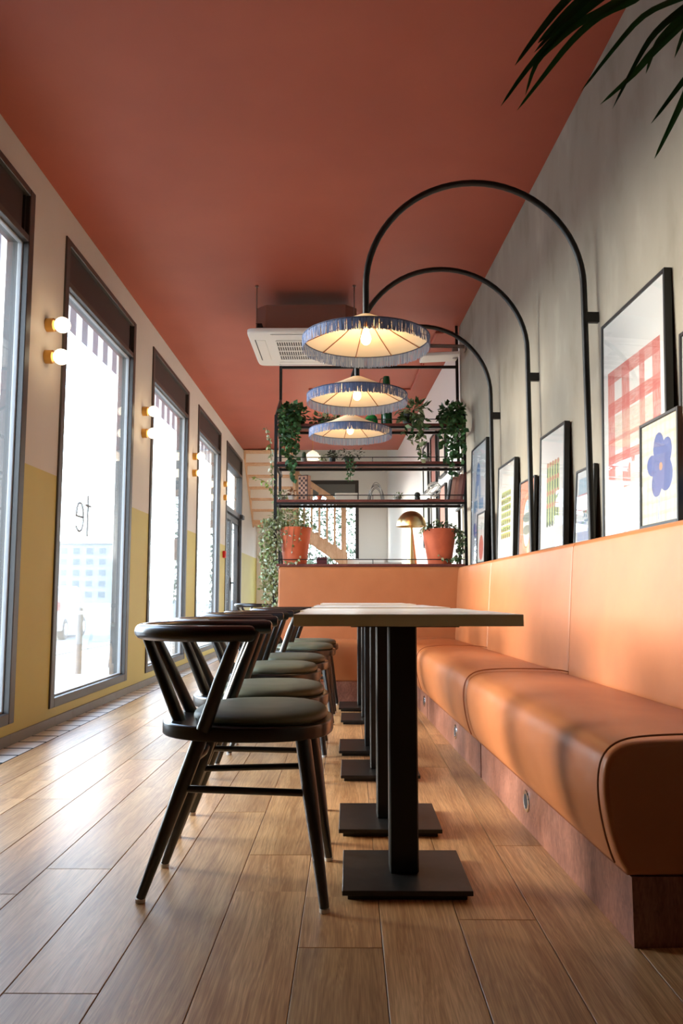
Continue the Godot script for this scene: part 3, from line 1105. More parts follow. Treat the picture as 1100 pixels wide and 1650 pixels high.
func art(i: int) -> ImageTexture:
	var white := c8(240, 237, 230)
	match i:
		0:  # blue figure of loose shapes on pale grey
			var a := Art.new(160, 250, c8(212, 214, 216), 1)
			a.oval(0.45, 0.24, 0.13, 0.1, c8(78, 124, 178), 0.9, 0.3)
			a.oval(0.36, 0.33, 0.06, 0.12, c8(88, 134, 186), 0.8, 0.4)
			a.oval(0.55, 0.36, 0.07, 0.16, c8(110, 150, 196), 0.7, -0.2)
			a.curve(Vector2(0.3, 0.3), Vector2(0.15, 0.45), Vector2(0.3, 0.62), 0.02, c8(70, 110, 168))
			a.brush(0.16, 0.46, 0.42, 0.56, c8(96, 146, 190), 0.8, true)
			a.brush(0.52, 0.46, 0.82, 0.55, c8(100, 146, 190), 0.75, true)
			a.oval(0.25, 0.71, 0.12, 0.06, c8(62, 82, 160), 0.95, 0.5)
			a.oval(0.4, 0.78, 0.06, 0.14, c8(58, 78, 158), 0.95, -0.1)
			a.oval(0.7, 0.84, 0.15, 0.05, c8(180, 196, 212), 0.7)
			return a.tex()
		1:  # one red drop
			var a := Art.new(100, 140, c8(226, 224, 216), 2)
			a.oval(0.5, 0.7, 0.3, 0.26, c8(206, 84, 52))
			a.curve(Vector2(0.5, 0.46), Vector2(0.5, 0.3), Vector2(0.62, 0.18), 0.025, c8(60, 60, 62))
			return a.tex()
		2:  # rows of olive-green strokes
			var a := Art.new(160, 220, white, 3)
			for y in 7:
				a.brush(0.2, 0.29 + y * 0.075, 0.8, 0.345 + y * 0.075, c8(176, 190, 62), 0.8, true)
				for x in 5:
					var p := Vector2(0.25 + x * 0.12, 0.3 + y * 0.075)
					a.oval(p.x, p.y + 0.022, 0.036, 0.024, c8(98, 86, 38) if (x + y) % 3 else c8(60, 96, 60), 0.85, 0.3)
			return a.tex()
		3:  # orange oval shapes round a pale middle
			var a := Art.new(140, 180, c8(218, 132, 98), 4)
			a.oval(0.5, 0.55, 0.4, 0.42, c8(226, 156, 118))
			a.oval(0.5, 0.56, 0.33, 0.36, c8(206, 112, 62))
			a.oval(0.5, 0.58, 0.26, 0.32, c8(232, 226, 212))
			a.oval(0.5, 0.34, 0.13, 0.07, c8(170, 204, 214))
			a.oval(0.5, 0.50, 0.3, 0.065, c8(112, 128, 122))
			a.oval(0.5, 0.67, 0.28, 0.065, c8(132, 140, 130))
			a.curve(Vector2(0.18, 0.3), Vector2(0.5, 0.0), Vector2(0.82, 0.3), 0.02, c8(140, 66, 44))
			return a.tex()
		4:  # green lattice of stems and beads
			var a := Art.new(170, 240, white, 5)
			a.brush(0.26, 0.26, 0.78, 0.8, c8(196, 206, 120), 0.55, false)
			for x in 5:
				var px := 0.3 + x * 0.11
				a.line(Vector2(px, 0.27), Vector2(px, 0.8), 0.045, c8(70, 104, 70), 0.85)
				a.line(Vector2(px + 0.055, 0.27), Vector2(px + 0.055, 0.8), 0.022, c8(196, 214, 70), 0.9)
				for y in [0.27, 0.4, 0.52, 0.63, 0.79]:
					a.oval(px, y, 0.04, 0.024, c8(204, 126, 104) if y != 0.79 else c8(70, 92, 60))
			return a.tex()
		5:  # bouquet over blue and red washes
			var a := Art.new(120, 160, c8(224, 226, 226), 6)
			a.brush(0.1, 0.1, 0.95, 0.36, c8(120, 164, 190), 0.5, false)
			a.brush(0.05, 0.33, 0.9, 0.6, c8(198, 92, 86), 0.75, true)
			a.brush(0.1, 0.7, 0.95, 0.98, c8(146, 160, 206), 0.6, false)
			for k in 46:
				a.oval(a.r.randf_range(0.35, 0.95), a.r.randf_range(0.42, 0.8), 0.035, 0.028, [c8(236, 238, 234), c8(110, 150, 112), c8(82, 128, 150), c8(222, 226, 220)][k % 4], 0.95, a.r.randf() * 3.0)
			return a.tex()
		6:  # large red gingham wash
			var a := Art.new(300, 420, c8(238, 236, 230), 7)
			var red := c8(206, 62, 44)
			for q in [[0.08, 0.24, 0.2, 0.82], [0.33, 0.24, 0.46, 0.8], [0.62, 0.24, 0.7, 0.8], [0.82, 0.24, 0.93, 0.79]]:
				a.brush(q[0], q[1], q[2], q[3], red, 0.55, false)
			for q in [[0.24, 0.3], [0.39, 0.45], [0.56, 0.58], [0.64, 0.7]]:
				a.brush(0.08, q[0], 0.92, q[1], red, 0.55, true)
			a.brush(0.2, 0.46, 0.82, 0.62, c8(216, 190, 160), 0.45, true)
			a.brush(0.1, 0.74, 0.9, 0.79, c8(224, 150, 138), 0.3, true)
			return a.tex()
		7:  # blue flower on a cream check
			var a := Art.new(180, 220, c8(232, 226, 208), 8)
			for k in 8:
				a.brush(0.02 + k * 0.125, 0.0, 0.075 + k * 0.125, 1.0, c8(222, 196, 140), 0.22, false)
				a.brush(0.0, 0.02 + k * 0.125, 1.0, 0.055 + k * 0.125, c8(222, 196, 140), 0.3, true)
			a.line(Vector2(0.52, 0.62), Vector2(0.47, 0.98), 0.022, c8(120, 150, 200))
			for q in [[0.5, 0.32, 0.12, 0.13, 0.0], [0.66, 0.38, 0.12, 0.13, 0.5], [0.36, 0.45, 0.13, 0.09, 0.3], [0.65, 0.55, 0.15, 0.14, -0.3], [0.46, 0.6, 0.12, 0.12, 0.3], [0.54, 0.47, 0.12, 0.1, 0.0]]:
				a.oval(0.52 + (q[0] - 0.53) * 1.25, 0.44 + (q[1] - 0.46) * 1.2, q[2] * 1.25, q[3] * 1.15, c8(62, 82, 160), 1.0, q[4])
			a.oval(0.54, 0.46, 0.045, 0.04, c8(206, 140, 96))
			return a.tex()
		_:  # orange round forms between blue bands
			var a := Art.new(140, 200, c8(236, 232, 224), 9)
			a.brush(0.12, 0.12, 0.9, 0.24, c8(40, 94, 160), 0.95, true)
			a.oval(0.5, 0.5, 0.36, 0.24, c8(216, 116, 44), 1.0, 0.4)
			a.oval(0.36, 0.58, 0.2, 0.12, c8(190, 92, 38), 1.0, -0.4)
			a.oval(0.6, 0.42, 0.16, 0.09, c8(238, 196, 140))
			a.brush(0.1, 0.78, 0.9, 0.92, c8(44, 96, 166), 0.95, true)
			return a.tex()


func pictures() -> void:
	mat("frame_black", c8(20, 19, 18), 0.4)
	mat("frame_back", c8(60, 50, 42), 0.8)
	var pg := mat("picture_glass", Color(0.95, 0.97, 0.97, 0.03), 0.02)
	pg.transparency = BaseMaterial3D.TRANSPARENCY_ALPHA
	pg.metallic_specular = 0.33
	# middle along the wall, breadth, height, distance of the foot from the wall
	var d := [
		[6.43, 0.60, 0.98, -0.048, "black-framed print of blue loose shapes on pale grey, beside the shelf"],
		[6.12, 0.29, 0.39, -0.095, "small framed print of a single red drop"],
		[5.50, 0.49, 0.67, -0.048, "black-framed print with rows of olive-green strokes"],
		[4.985, 0.36, 0.48, -0.045, "framed print of orange ovals round a pale middle"],
		[4.40, 0.47, 0.67, -0.05, "black-framed print of a green lattice with beads"],
		[3.915, 0.27, 0.38, -0.04, "small framed print of a bouquet over blue and red washes"],
		[3.27, 0.68, 0.985, -0.042, "large black-framed print of red gingham brush strokes"],
		[2.885, 0.33, 0.40, -0.105, "small framed print of a blue flower on a cream check"],
		[2.585, 0.49, 0.69, -0.045, "framed print of orange forms between blue bands"],
	]
	for i in d.size():
		var w: float = d[i][1]
		var h: float = d[i][2]
		var s: float = d[i][3]
		var o := thing("framed_print", d[i][4], "picture", W(s, 1.054, d[i][0]), -PI / 2 + TH, "prints leaning on the banquette ledge")
		var lean := asin(0.026 / h if s > -0.06 else 0.014 / h)
		o.rotation.x = -lean
		var fw := 0.012 if w < 0.4 else 0.015
		var dp := 0.02 if w < 0.4 else 0.03
		var f := MB.new()
		f.bb(Vector3(-w / 2, 0, -dp / 2), Vector3(-w / 2 + fw, h, dp / 2), 0.0015)
		f.bb(Vector3(w / 2 - fw, 0, -dp / 2), Vector3(w / 2, h, dp / 2), 0.0015)
		f.bb(Vector3(-w / 2 + fw, 0, -dp / 2), Vector3(w / 2 - fw, fw, dp / 2), 0.0015)
		f.bb(Vector3(-w / 2 + fw, h - fw, -dp / 2), Vector3(w / 2 - fw, h, dp / 2), 0.0015)
		part("frame", f, M.frame_black, o)
		var b := MB.new()
		b.bb(Vector3(-w / 2 + fw, fw, -dp / 2 + 0.002), Vector3(w / 2 - fw, h - fw, dp / 2 - 0.008))
		part("backing", b, M.frame_back, o)
		var p := MB.new()
		var z := dp / 2 - 0.007
		p.flat([Vector3(-w / 2 + fw, fw, z), Vector3(w / 2 - fw, fw, z), Vector3(w / 2 - fw, h - fw, z), Vector3(-w / 2 + fw, h - fw, z)], Vector3(0, 0, 1), [Vector2(0, 1), Vector2(1, 1), Vector2(1, 0), Vector2(0, 0)])
		var pm := mat("print_%d" % i, Color(0.8, 0.8, 0.8), 0.7)
		pm.albedo_texture = art(i)
		part("print", p, pm, o)
		var g := MB.new()
		g.bb(Vector3(-w / 2 + fw, fw, dp / 2 - 0.005), Vector3(w / 2 - fw, h - fw, dp / 2 - 0.003))
		part("glass", g, M.picture_glass, o)


# ---------------------------------------------------------------- ceiling cassette
func ceiling_unit() -> void:
	mat("plastic_white", c8(232, 228, 220), 0.4)
	mat("galvanised", c8(150, 142, 136), 0.3, 0.85)
	mat("grille_dark", c8(78, 74, 68), 0.6)
	var o := thing("ceiling_air_conditioner", "white cassette air conditioner hung from the terracotta ceiling", "air conditioner", Vector3(-0.36, 2.95, -6.84))
	var p := MB.new()
	var out := []
	for i in 32:
		var an := TAU * (i + 0.5) / 32
		out.append(Vector2(signf(cos(an)) * pow(absf(cos(an)), 0.12), signf(sin(an)) * pow(absf(sin(an)), 0.12)) * 0.485)
	pad(p, out, [Vector2(0.014, 0.0), Vector2(0.006, 0.004), Vector2(0.0, 0.014), Vector2(0.0, 0.035)])
	var panel := part("panel", p, M.plastic_white, o)
	var gb := MB.new()
	gb.bb(Vector3(-0.26, -0.004, -0.26), Vector3(0.26, -0.001, 0.26))
	part("intake", gb, M.grille_dark, panel, Vector3.ZERO, "slotted grey intake")
	var gm := MB.new()
	for i in 5:
		gm.bb(Vector3(-0.26, -0.009, -0.26 + i * 0.13 - 0.009), Vector3(0.26, -0.002, -0.26 + i * 0.13 + 0.009))
	for i in 27:
		gm.bb(Vector3(-0.26 + i * 0.02 - 0.0035, -0.007, -0.26), Vector3(-0.26 + i * 0.02 + 0.0035, -0.003, 0.26))
	part("grille", gm, M.plastic_white, panel)
	for k in 4:
		var q := Basis(Vector3.UP, k * PI / 2)
		var l := MB.new()
		l.box(q * Vector3(0.385, -0.001, 0), Vector3(0.075, 0.006, 0.56), 0.003, q)
		part("louvre", l, M.plastic_white, panel)
		var g := MB.new()
		g.box(q * Vector3(0.432, 0.0005, 0), Vector3(0.008, 0.004, 0.58), 0.0, q)
		part("louvre_slot", g, M.grille_dark, panel)
	var b := MB.new()
	var oct := PackedVector2Array()
	for q in [[0.42, 0.33], [0.33, 0.42], [-0.33, 0.42], [-0.42, 0.33], [-0.42, -0.33], [-0.33, -0.42], [0.33, -0.42], [0.42, -0.33]]:
		oct.append(Vector2(q[0], q[1]))
	b.prism(oct, 0.22, Transform3D(Basis(Vector3(1, 0, 0), Vector3(0, 0, 1), Vector3(0, -1, 0)), Vector3(0, 0.145, 0)))
	part("housing", b, M.galvanised, o, Vector3.ZERO, "bare metal housing")
	for q in [Vector3(-0.40, 0, 0.47), Vector3(0.40, 0, 0.47), Vector3(-0.40, 0, -0.45), Vector3(0.40, 0, -0.45)]:
		var r := MB.new()
		r.tube([q + Vector3(0, 0.04, 0), q + Vector3(0, CEIL - 2.95, 0)], 0.005, 8)
		r.lathe([Vector2(0.0, 0.388), Vector2(0.014, 0.388), Vector2(0.014, 0.4)], 10, Transform3D(Basis(), q))
		part("hanger_rod", r, M.galvanised, o)
		var br := MB.new()
		br.box(q + Vector3(-0.02 * signf(q.x), 0.075, -0.035 * signf(q.z)), Vector3(0.05, 0.006, 0.09), 0.001)
		part("hanger_bracket", br, M.black_paint, o)


# ---------------------------------------------------------------- plants
func leaf_mat(key: String, rough := 0.5) -> StandardMaterial3D:
	var m := mat(key, Color.WHITE, rough)
	m.vertex_color_use_as_albedo = true
	m.backlight_enabled = true
	m.backlight = Color(0.35, 0.4, 0.3)
	return m


func pick(cols: Array) -> Color:
	var a: Color = cols[rng.randi() % cols.size()]
	return a.lerp(cols[rng.randi() % cols.size()], rng.randf() * 0.6)


func dirv(up := 0.0) -> Vector3:
	return (Vector3(rng.randf_range(-1, 1), rng.randf_range(-1, 1) + up, rng.randf_range(-1, 1)) + Vector3(0, 0.001, 0)).normalized()


# leaves spread through an ellipsoid, facing outwards
func clump(mb: MB, n: int, c: Vector3, r: Vector3, size: float, cols: Array, aspect := 0.7) -> void:
	mb.use_col = true
	for i in n:
		var d := dirv()
		var p := c + d * r * pow(rng.randf(), 0.4)
		mb.col = pick(cols)
		var s := size * rng.randf_range(0.6, 1.2)
		mb.leaf(p, (d + dirv(-0.3) * 0.8), (Vector3.UP + dirv() * 0.6), s, s * aspect)


# a hanging or climbing stem with leaves either side
func strand(mb: MB, stem: MB, path: Array, gap: float, size: float, cols: Array, spread := 0.02, aspect := 0.75) -> void:
	mb.use_col = true
	for i in path.size() - 1:
		var a: Vector3 = path[i]
		var b: Vector3 = path[i + 1]
		var m := maxi(1, int((b - a).length() / gap))
		for k in m:
			var p := a.lerp(b, (k + rng.randf()) / m) + dirv() * spread * rng.randf()
			mb.col = pick(cols)
			var s := size * rng.randf_range(0.65, 1.2)
			mb.leaf(p, dirv(-0.5) + Vector3(0, 0, 0.4), Vector3(0, 0.4, 1) + dirv() * 0.7, s, s * aspect)
	stem.tube(path, 0.0022, 5)


# x where a thing stands on the shelf
func sx(px: float) -> float:
	return (px - 563.0) * 6.86 / 1293.0


func pot_mesh(r0: float, r1: float, h: float, lip := 0.0) -> MB:
	var m := MB.new()
	var p := [Vector2(0.0, 0.0), Vector2(r0, 0.0)]
	if lip > 0.0:
		p += [Vector2(r1 - 0.006, h - lip), Vector2(r1, h - lip), Vector2(r1, h)]
	else:
		p += [Vector2(r1, h)]
	p += [Vector2(r1 - 0.008, h), Vector2(r1 - 0.012, h - 0.02), Vector2(0.0, h - 0.02)]
	m.lathe(p, 32)
	return m


const SA := 2.277
const SB := 1.948
const SC := 1.622
const SD := 1.077
const SZ := -6.86


func shelf_unit() -> void:
	var bm := mat("shelf_board", c8(118, 62, 50), 0.5)
	bm.albedo_texture = wood_tex(128, 256, 61, c8(196, 170, 164), c8(255, 240, 236), 0.6)
	bm.uv1_triplanar = true
	bm.uv1_scale = Vector3(0.7, 2, 2)
	var o := thing("plant_shelf", "black steel frame shelf with dark red boards above the end banquette", "shelf", Vector3(0.18, 0, -7.0))
	var off := Vector3(-0.18, 0, 7.0)
	for x in [-0.632, 0.985]:
		var f := MB.new()
		f.bb(Vector3(x - 0.013, 0.0, -6.80) + off, Vector3(x + 0.013, 2.36, -6.774) + off, 0.002)
		part("upright", f, M.black_metal, o)
		var xr: float = -0.645 if x < 0 else 1.012
		var r := MB.new()
		r.bb(Vector3(xr - 0.013, 0.0, -7.393) + off, Vector3(xr + 0.013, CEIL, -7.367) + off, 0.002)
		part("upright", r, M.black_metal, o)
		var d := MB.new()
		d.tube([Vector3(x, 2.35, -6.787) + off, Vector3(xr, 2.64, -7.38) + off], 0.014, 4)
		part("brace", d, M.black_metal, o)
		for y in [SA, SB, SC, SD]:
			var s := MB.new()
			s.bb(Vector3(x - 0.01, y - 0.042, -6.80) + off, Vector3(x + 0.01, y - 0.022, -7.37) + off)
			part("side_rail", s, M.black_metal, o)
	var tb := MB.new()
	tb.bb(Vector3(-0.632, 2.94, -7.392) + off, Vector3(1.0, 2.965, -7.368) + off, 0.002)
	part("top_beam", tb, M.black_metal, o)
	for y in [SA, SB, SC, SD]:
		var deep := -6.955 if y > 1.2 else -7.02
		var b := MB.new()
		b.bb(Vector3(-0.618, y - 0.022, -6.75) + off, Vector3(0.971, y, deep) + off, 0.002)
		part("board", b, bm, o, Vector3.ZERO, "dark red shelf board")
		if y > 1.2:
			var a := MB.new()
			a.bb(Vector3(-0.618, y - 0.042, -6.752) + off, Vector3(0.971, y - 0.0225, -6.775) + off)
			part("front_angle", a, M.black_metal, o)
			var c := MB.new()
			c.bb(Vector3(-0.618, y - 0.044, -6.98) + off, Vector3(0.971, y - 0.02, -7.002) + off)
			part("rear_bar", c, M.black_metal, o)
		var rl := MB.new()
		rl.tube([Vector3(-0.632, y + 0.037, -6.757) + off, Vector3(0.985, y + 0.037, -6.757) + off], 0.0042, 6)
		for x in [-0.61, sx(600), 0.96]:
			rl.tube([Vector3(x, y, -6.757) + off, Vector3(x, y + 0.037, -6.757) + off], 0.0035, 5)
		part("guard_rail", rl, M.black_metal, o)


func potted(called: String, label: String, at: Vector3, pm: MB, pmat: Material, cat := "plant") -> Node3D:
	var o := thing(called, label, cat, at)
	part("pot", pm, pmat, o)
	return o


func finish_plant(o: Node3D, leaves: MB, lm: Material, stem = null) -> void:
	if stem != null and (stem as MB).v.size():
		part("stems", stem, M.stem, o)
	var f := part("foliage", leaves, lm, o)
	f.set_meta("kind", "stuff")


func shelf_things() -> void:
	leaf_mat("leaves")
	mat("stem", c8(96, 92, 52), 0.7)
	mat("pot_black", c8(30, 32, 30), 0.5)
	mat("pot_white", c8(222, 216, 206), 0.5)
	mat("pot_grey", c8(140, 138, 128), 0.6)
	var tc := mat("terracotta_clay", Color.WHITE, 0.7)
	tri_tex(tc, mottle(256, 71, 0.015, [c8(186, 84, 46), c8(204, 100, 58)], 1.2), 2.0)
	var g_ivy := [Color(0.03, 0.09, 0.025), Color(0.05, 0.14, 0.04), Color(0.02, 0.06, 0.02), Color(0.09, 0.2, 0.06)]
	var g_var := [Color(0.05, 0.12, 0.035), Color(0.1, 0.18, 0.06), Color(0.4, 0.45, 0.25), Color(0.03, 0.08, 0.03)]
	var g_pale := [Color(0.24, 0.3, 0.12), Color(0.5, 0.53, 0.36), Color(0.14, 0.2, 0.07), Color(0.58, 0.6, 0.46), Color(0.3, 0.38, 0.12)]
	var g_dark := [Color(0.025, 0.05, 0.02), Color(0.05, 0.08, 0.03), Color(0.08, 0.05, 0.04)]

	# --- top shelf
	var o := potted("potted_ivy", "dark green ivy trailing from the top shelf at the open end", Vector3(sx(470), SA, SZ), pot_mesh(0.05, 0.065, 0.1), M.pot_black)
	var l := MB.new()
	var st := MB.new()
	clump(l, 330, Vector3(0, 0.09, 0.04), Vector3(0.12, 0.11, 0.11), 0.05, g_ivy, 0.95)
	for q in [[-0.07, -0.27], [-0.03, -0.42], [0.03, -0.36], [0.055, -0.24], [0.0, -0.5], [-0.05, -0.2]]:
		strand(l, st, [Vector3(q[0] * 0.6, 0.08, 0.08), Vector3(q[0], 0.03, 0.13), Vector3(q[0], q[1] * 0.5, 0.135), Vector3(q[0] + 0.015, q[1], 0.13)], 0.011, 0.048, g_ivy, 0.02, 0.95)
	finish_plant(o, l, M.leaves, st)
	o = potted("potted_peperomia", "low reddish-green plant on the top shelf behind the lamp shade", Vector3(sx(527), SA, SZ - 0.02), pot_mesh(0.04, 0.05, 0.05), M.pot_grey)
	l = MB.new()
	clump(l, 120, Vector3(0, 0.06, 0.02), Vector3(0.15, 0.045, 0.06), 0.045, g_var, 0.8)
	finish_plant(o, l, M.leaves)
	var gb := mat("green_glass", Color(0.06, 0.3, 0.09, 0.55), 0.05)
	gb.refraction_enabled = true
	gb.refraction_scale = 0.05
	mat("green_bottle", c8(16, 66, 34), 0.15)
	var bt := MB.new()
	bt.lathe([Vector2(0.0, 0.0), Vector2(0.045, 0.0), Vector2(0.056, 0.015), Vector2(0.058, 0.05), Vector2(0.05, 0.08), Vector2(0.026, 0.1), Vector2(0.02, 0.12), Vector2(0.02, 0.16), Vector2(0.024, 0.165), Vector2(0.0, 0.165)], 28)
	var bo := thing("glass_bottle", "squat bright green bottle on the top shelf", "bottle", Vector3(sx(599), SA, SZ))
	mat("bright_green_glass", c8(30, 128, 58), 0.1)
	part("body", bt, M.bright_green_glass, bo)
	bt = MB.new()
	bt.lathe([Vector2(0.0, 0.0), Vector2(0.046, 0.0), Vector2(0.05, 0.01), Vector2(0.048, 0.12), Vector2(0.04, 0.3), Vector2(0.03, 0.42), Vector2(0.026, 0.44), Vector2(0.0, 0.445)], 28)
	bo = thing("tall_bottle", "tall dark green bottle with a wire handle on the top shelf", "bottle", Vector3(sx(624), SA, SZ))
	part("body", bt, M.green_bottle, bo)
	bt = MB.new()
	bt.tube([Vector3(-0.025, 0.43, 0), Vector3(-0.05, 0.42, 0), Vector3(-0.062, 0.38, 0), Vector3(-0.062, 0.2, 0), Vector3(-0.05, 0.12, 0)], 0.003, 6)
	part("wire_handle", bt, M.black_metal, bo)
	o = potted("potted_pothos", "variegated trailing plant in a black pot on the top shelf", Vector3(sx(660), SA, SZ), pot_mesh(0.045, 0.06, 0.1), M.pot_black)
	l = MB.new()
	st = MB.new()
	clump(l, 120, Vector3(0.03, 0.13, 0.03), Vector3(0.14, 0.09, 0.09), 0.07, g_var, 0.55)
	for q in [[0.02, -0.18], [0.07, -0.27], [0.11, -0.13], [-0.05, -0.1], [0.09, -0.33]]:
		strand(l, st, [Vector3(q[0] * 0.5, 0.1, 0.06), Vector3(q[0], 0.05, 0.125), Vector3(q[0] + 0.01, q[1] * 0.5, 0.13), Vector3(q[0], q[1], 0.125)], 0.022, 0.07, g_var, 0.02, 0.5)
	finish_plant(o, l, M.leaves, st)
	o = potted("potted_ivy", "dark ivy trailing from the top shelf beside the plaster wall", Vector3(sx(729), SA, SZ), pot_mesh(0.05, 0.06, 0.1), M.pot_black)
	l = MB.new()
	st = MB.new()
	clump(l, 230, Vector3(0, 0.1, 0.03), Vector3(0.12, 0.1, 0.09), 0.055, g_ivy, 0.85)
	for q in [[-0.09, -0.22], [-0.05, -0.36], [0.0, -0.48], [0.03, -0.3], [0.08, -0.36], [0.085, -0.25], [-0.02, -0.3]]:
		strand(l, st, [Vector3(q[0] * 0.6, 0.08, 0.08), Vector3(q[0], 0.03, 0.13), Vector3(q[0], q[1] * 0.5, 0.135), Vector3(q[0] - 0.01, q[1], 0.13)], 0.013, 0.048, g_ivy, 0.018, 0.9)
	finish_plant(o, l, M.leaves, st)

	# --- second shelf
	mat("cactus_green", c8(62, 84, 52), 0.7)
	mat("cactus_dark", c8(38, 44, 36), 0.7)
	o = potted("small_cactus", "small column cactus in a grey pot on the second shelf", Vector3(sx(489), SB, SZ), pot_mesh(0.022, 0.027, 0.045), M.pot_grey)
	var c := MB.new()
	c.lathe([Vector2(0.016, 0.025), Vector2(0.019, 0.06), Vector2(0.018, 0.085), Vector2(0.01, 0.1), Vector2(0.0, 0.104)], 14)
	part("cactus_body", c, M.cactus_green, o)
	o = potted("small_succulent", "tiny pale sprouting succulent on the second shelf", Vector3(sx(519), SB, SZ), pot_mesh(0.018, 0.022, 0.03), M.pot_white)
	l = MB.new()
	clump(l, 34, Vector3(0, 0.055, 0), Vector3(0.03, 0.03, 0.03), 0.03, g_pale, 0.5)
	finish_plant(o, l, M.leaves)
	o = potted("small_succulent", "dark rosette succulent in a charcoal pot on the second shelf", Vector3(sx(535), SB, SZ), pot_mesh(0.025, 0.03, 0.05), M.pot_black)
	l = MB.new()
	clump(l, 60, Vector3(0, 0.075, 0), Vector3(0.035, 0.03, 0.035), 0.035, g_dark, 0.7)
	finish_plant(o, l, M.leaves)
	o = potted("trailing_plant", "small-leaved dark plant spilling over the middle of the second shelf", Vector3(sx(563), SB, SZ), pot_mesh(0.035, 0.045, 0.055), M.pot_black)
	l = MB.new()
	st = MB.new()
	clump(l, 90, Vector3(0.01, 0.08, 0.03), Vector3(0.13, 0.05, 0.06), 0.03, g_dark, 0.5)
	for q in [[0.0, -0.1], [-0.02, -0.17], [0.03, -0.08], [0.0, -0.16]]:
		strand(l, st, [Vector3(q[0], 0.05, 0.08), Vector3(q[0], 0.0, 0.125), Vector3(q[0] + 0.01, q[1], 0.125)], 0.012, 0.032, g_ivy, 0.02, 0.6)
	finish_plant(o, l, M.leaves, st)
	o = potted("small_plant", "round white pot with a dark spiky plant on the second shelf", Vector3(sx(687), SB, SZ), pot_mesh(0.03, 0.04, 0.05), M.pot_white)
	l = MB.new()
	clump(l, 40, Vector3(0, 0.065, 0), Vector3(0.035, 0.03, 0.03), 0.035, g_dark, 0.4)
	finish_plant(o, l, M.leaves)
	var fg := thing("small_figurine", "small dark figurine on the second shelf near the wall ivy", "figurine", Vector3(sx(705), SB, SZ))
	c = MB.new()
	c.lathe([Vector2(0.0, 0.0), Vector2(0.012, 0.0), Vector2(0.013, 0.04), Vector2(0.008, 0.052), Vector2(0.012, 0.062), Vector2(0.01, 0.074), Vector2(0.0, 0.078)], 14)
	part("body", c, M.black_paint, fg)

	# --- third shelf
	o = potted("small_plant", "small green plant in a pale pot at the open end of the third shelf", Vector3(sx(455), SC, SZ), pot_mesh(0.02, 0.025, 0.035), M.pot_grey)
	l = MB.new()
	clump(l, 60, Vector3(0, 0.06, 0.01), Vector3(0.04, 0.035, 0.03), 0.03, g_pale, 0.6)
	finish_plant(o, l, M.leaves)
	o = potted("small_plant", "white cup with a rusty brown plant on the third shelf", Vector3(sx(469), SC, SZ), pot_mesh(0.024, 0.03, 0.045), M.pot_white)
	l = MB.new()
	clump(l, 34, Vector3(0, 0.07, 0), Vector3(0.03, 0.035, 0.025), 0.035, [Color(0.3, 0.12, 0.05), Color(0.2, 0.1, 0.05)], 0.6)
	finish_plant(o, l, M.leaves)
	# wooden box with a checker of square holes
	mat("box_wood", c8(176, 124, 92), 0.6)
	mat("box_dark", c8(66, 38, 28), 0.7)
	var ck := thing("checker_box", "upright wooden game box with a dark checker front on the third shelf", "box", Vector3(sx(490), SC, SZ), -0.45)
	c = MB.new()
	c.box(Vector3(0, 0.11, 0), Vector3(0.09, 0.22, 0.06), 0.003)
	part("case", c, M.box_wood, ck)
	c = MB.new()
	for y in 9:
		for x in 4:
			if (x + y) % 2 == 0:
				c.box(Vector3(-0.031 + x * 0.0205, 0.026 + y * 0.021, 0.0305), Vector3(0.0195, 0.02, 0.002))
	part("checks", c, M.box_dark, ck)
	c = MB.new()
	for q in [[Vector3(0, 0.218, 0.031), Vector3(0.092, 0.006, 0.006)], [Vector3(0.044, 0.11, 0.031), Vector3(0.006, 0.22, 0.006)]]:
		c.box(q[0], q[1])
	part("edging", c, M.box_dark, ck)
	var tp := thing("clay_pot", "little empty terracotta pot on the third shelf", "pot", Vector3(sx(514), SC, SZ))
	part("pot", pot_mesh(0.018, 0.024, 0.05, 0.014), tc, tp)
	mat("card", c8(206, 196, 178), 0.8)
	var bx := thing("cream_box", "long low cream box on the third shelf", "box", Vector3(sx(558), SC, SZ))
	c = MB.new()
	c.box(Vector3(0, 0.027, 0), Vector3(0.19, 0.054, 0.1), 0.003)
	part("base", c, M.card, bx)
	c = MB.new()
	c.box(Vector3(0, 0.058, 0), Vector3(0.196, 0.01, 0.105), 0.002)
	part("lid", c, M.card, bx)
	mat("wire_grey", c8(120, 116, 112), 0.4, 0.6)
	var ws := thing("wire_sculpture", "looped grey wire sculpture on the third shelf", "sculpture", Vector3(sx(606), SC, SZ))
	for q in [[0.07, 0.13, 0.0], [0.055, 0.155, 0.03], [0.045, 0.11, -0.03], [0.062, 0.14, 0.015], [0.05, 0.12, -0.015]]:
		var pts := []
		for i in 21:
			var an := PI * i / 20
			pts.append(Vector3(cos(an) * q[0], sin(an) * q[1] + 0.002, q[2] + sin(an * 3.0) * 0.008))
		c = MB.new()
		c.tube(pts, 0.0032, 6)
		part("loop", c, M.wire_grey, ws)
	o = potted("small_succulent", "little green plant in an olive pot on the third shelf", Vector3(sx(641), SC, SZ), pot_mesh(0.026, 0.03, 0.035), M.pot_grey)
	l = MB.new()
	clump(l, 44, Vector3(0, 0.045, 0), Vector3(0.035, 0.022, 0.03), 0.025, [Color(0.2, 0.24, 0.08), Color(0.12, 0.18, 0.06)], 0.6)
	finish_plant(o, l, M.leaves)
	o = potted("small_cactus", "round dark cactus in a black pot on the third shelf", Vector3(sx(673), SC, SZ), pot_mesh(0.022, 0.026, 0.03), M.pot_black)
	c = MB.new()
	c.lathe([Vector2(0.015, 0.025), Vector2(0.026, 0.045), Vector2(0.024, 0.063), Vector2(0.012, 0.074), Vector2(0.0, 0.076)], 14)
	part("cactus_body", c, M.cactus_dark, o)
	mat("white_wire", c8(226, 222, 212), 0.5)
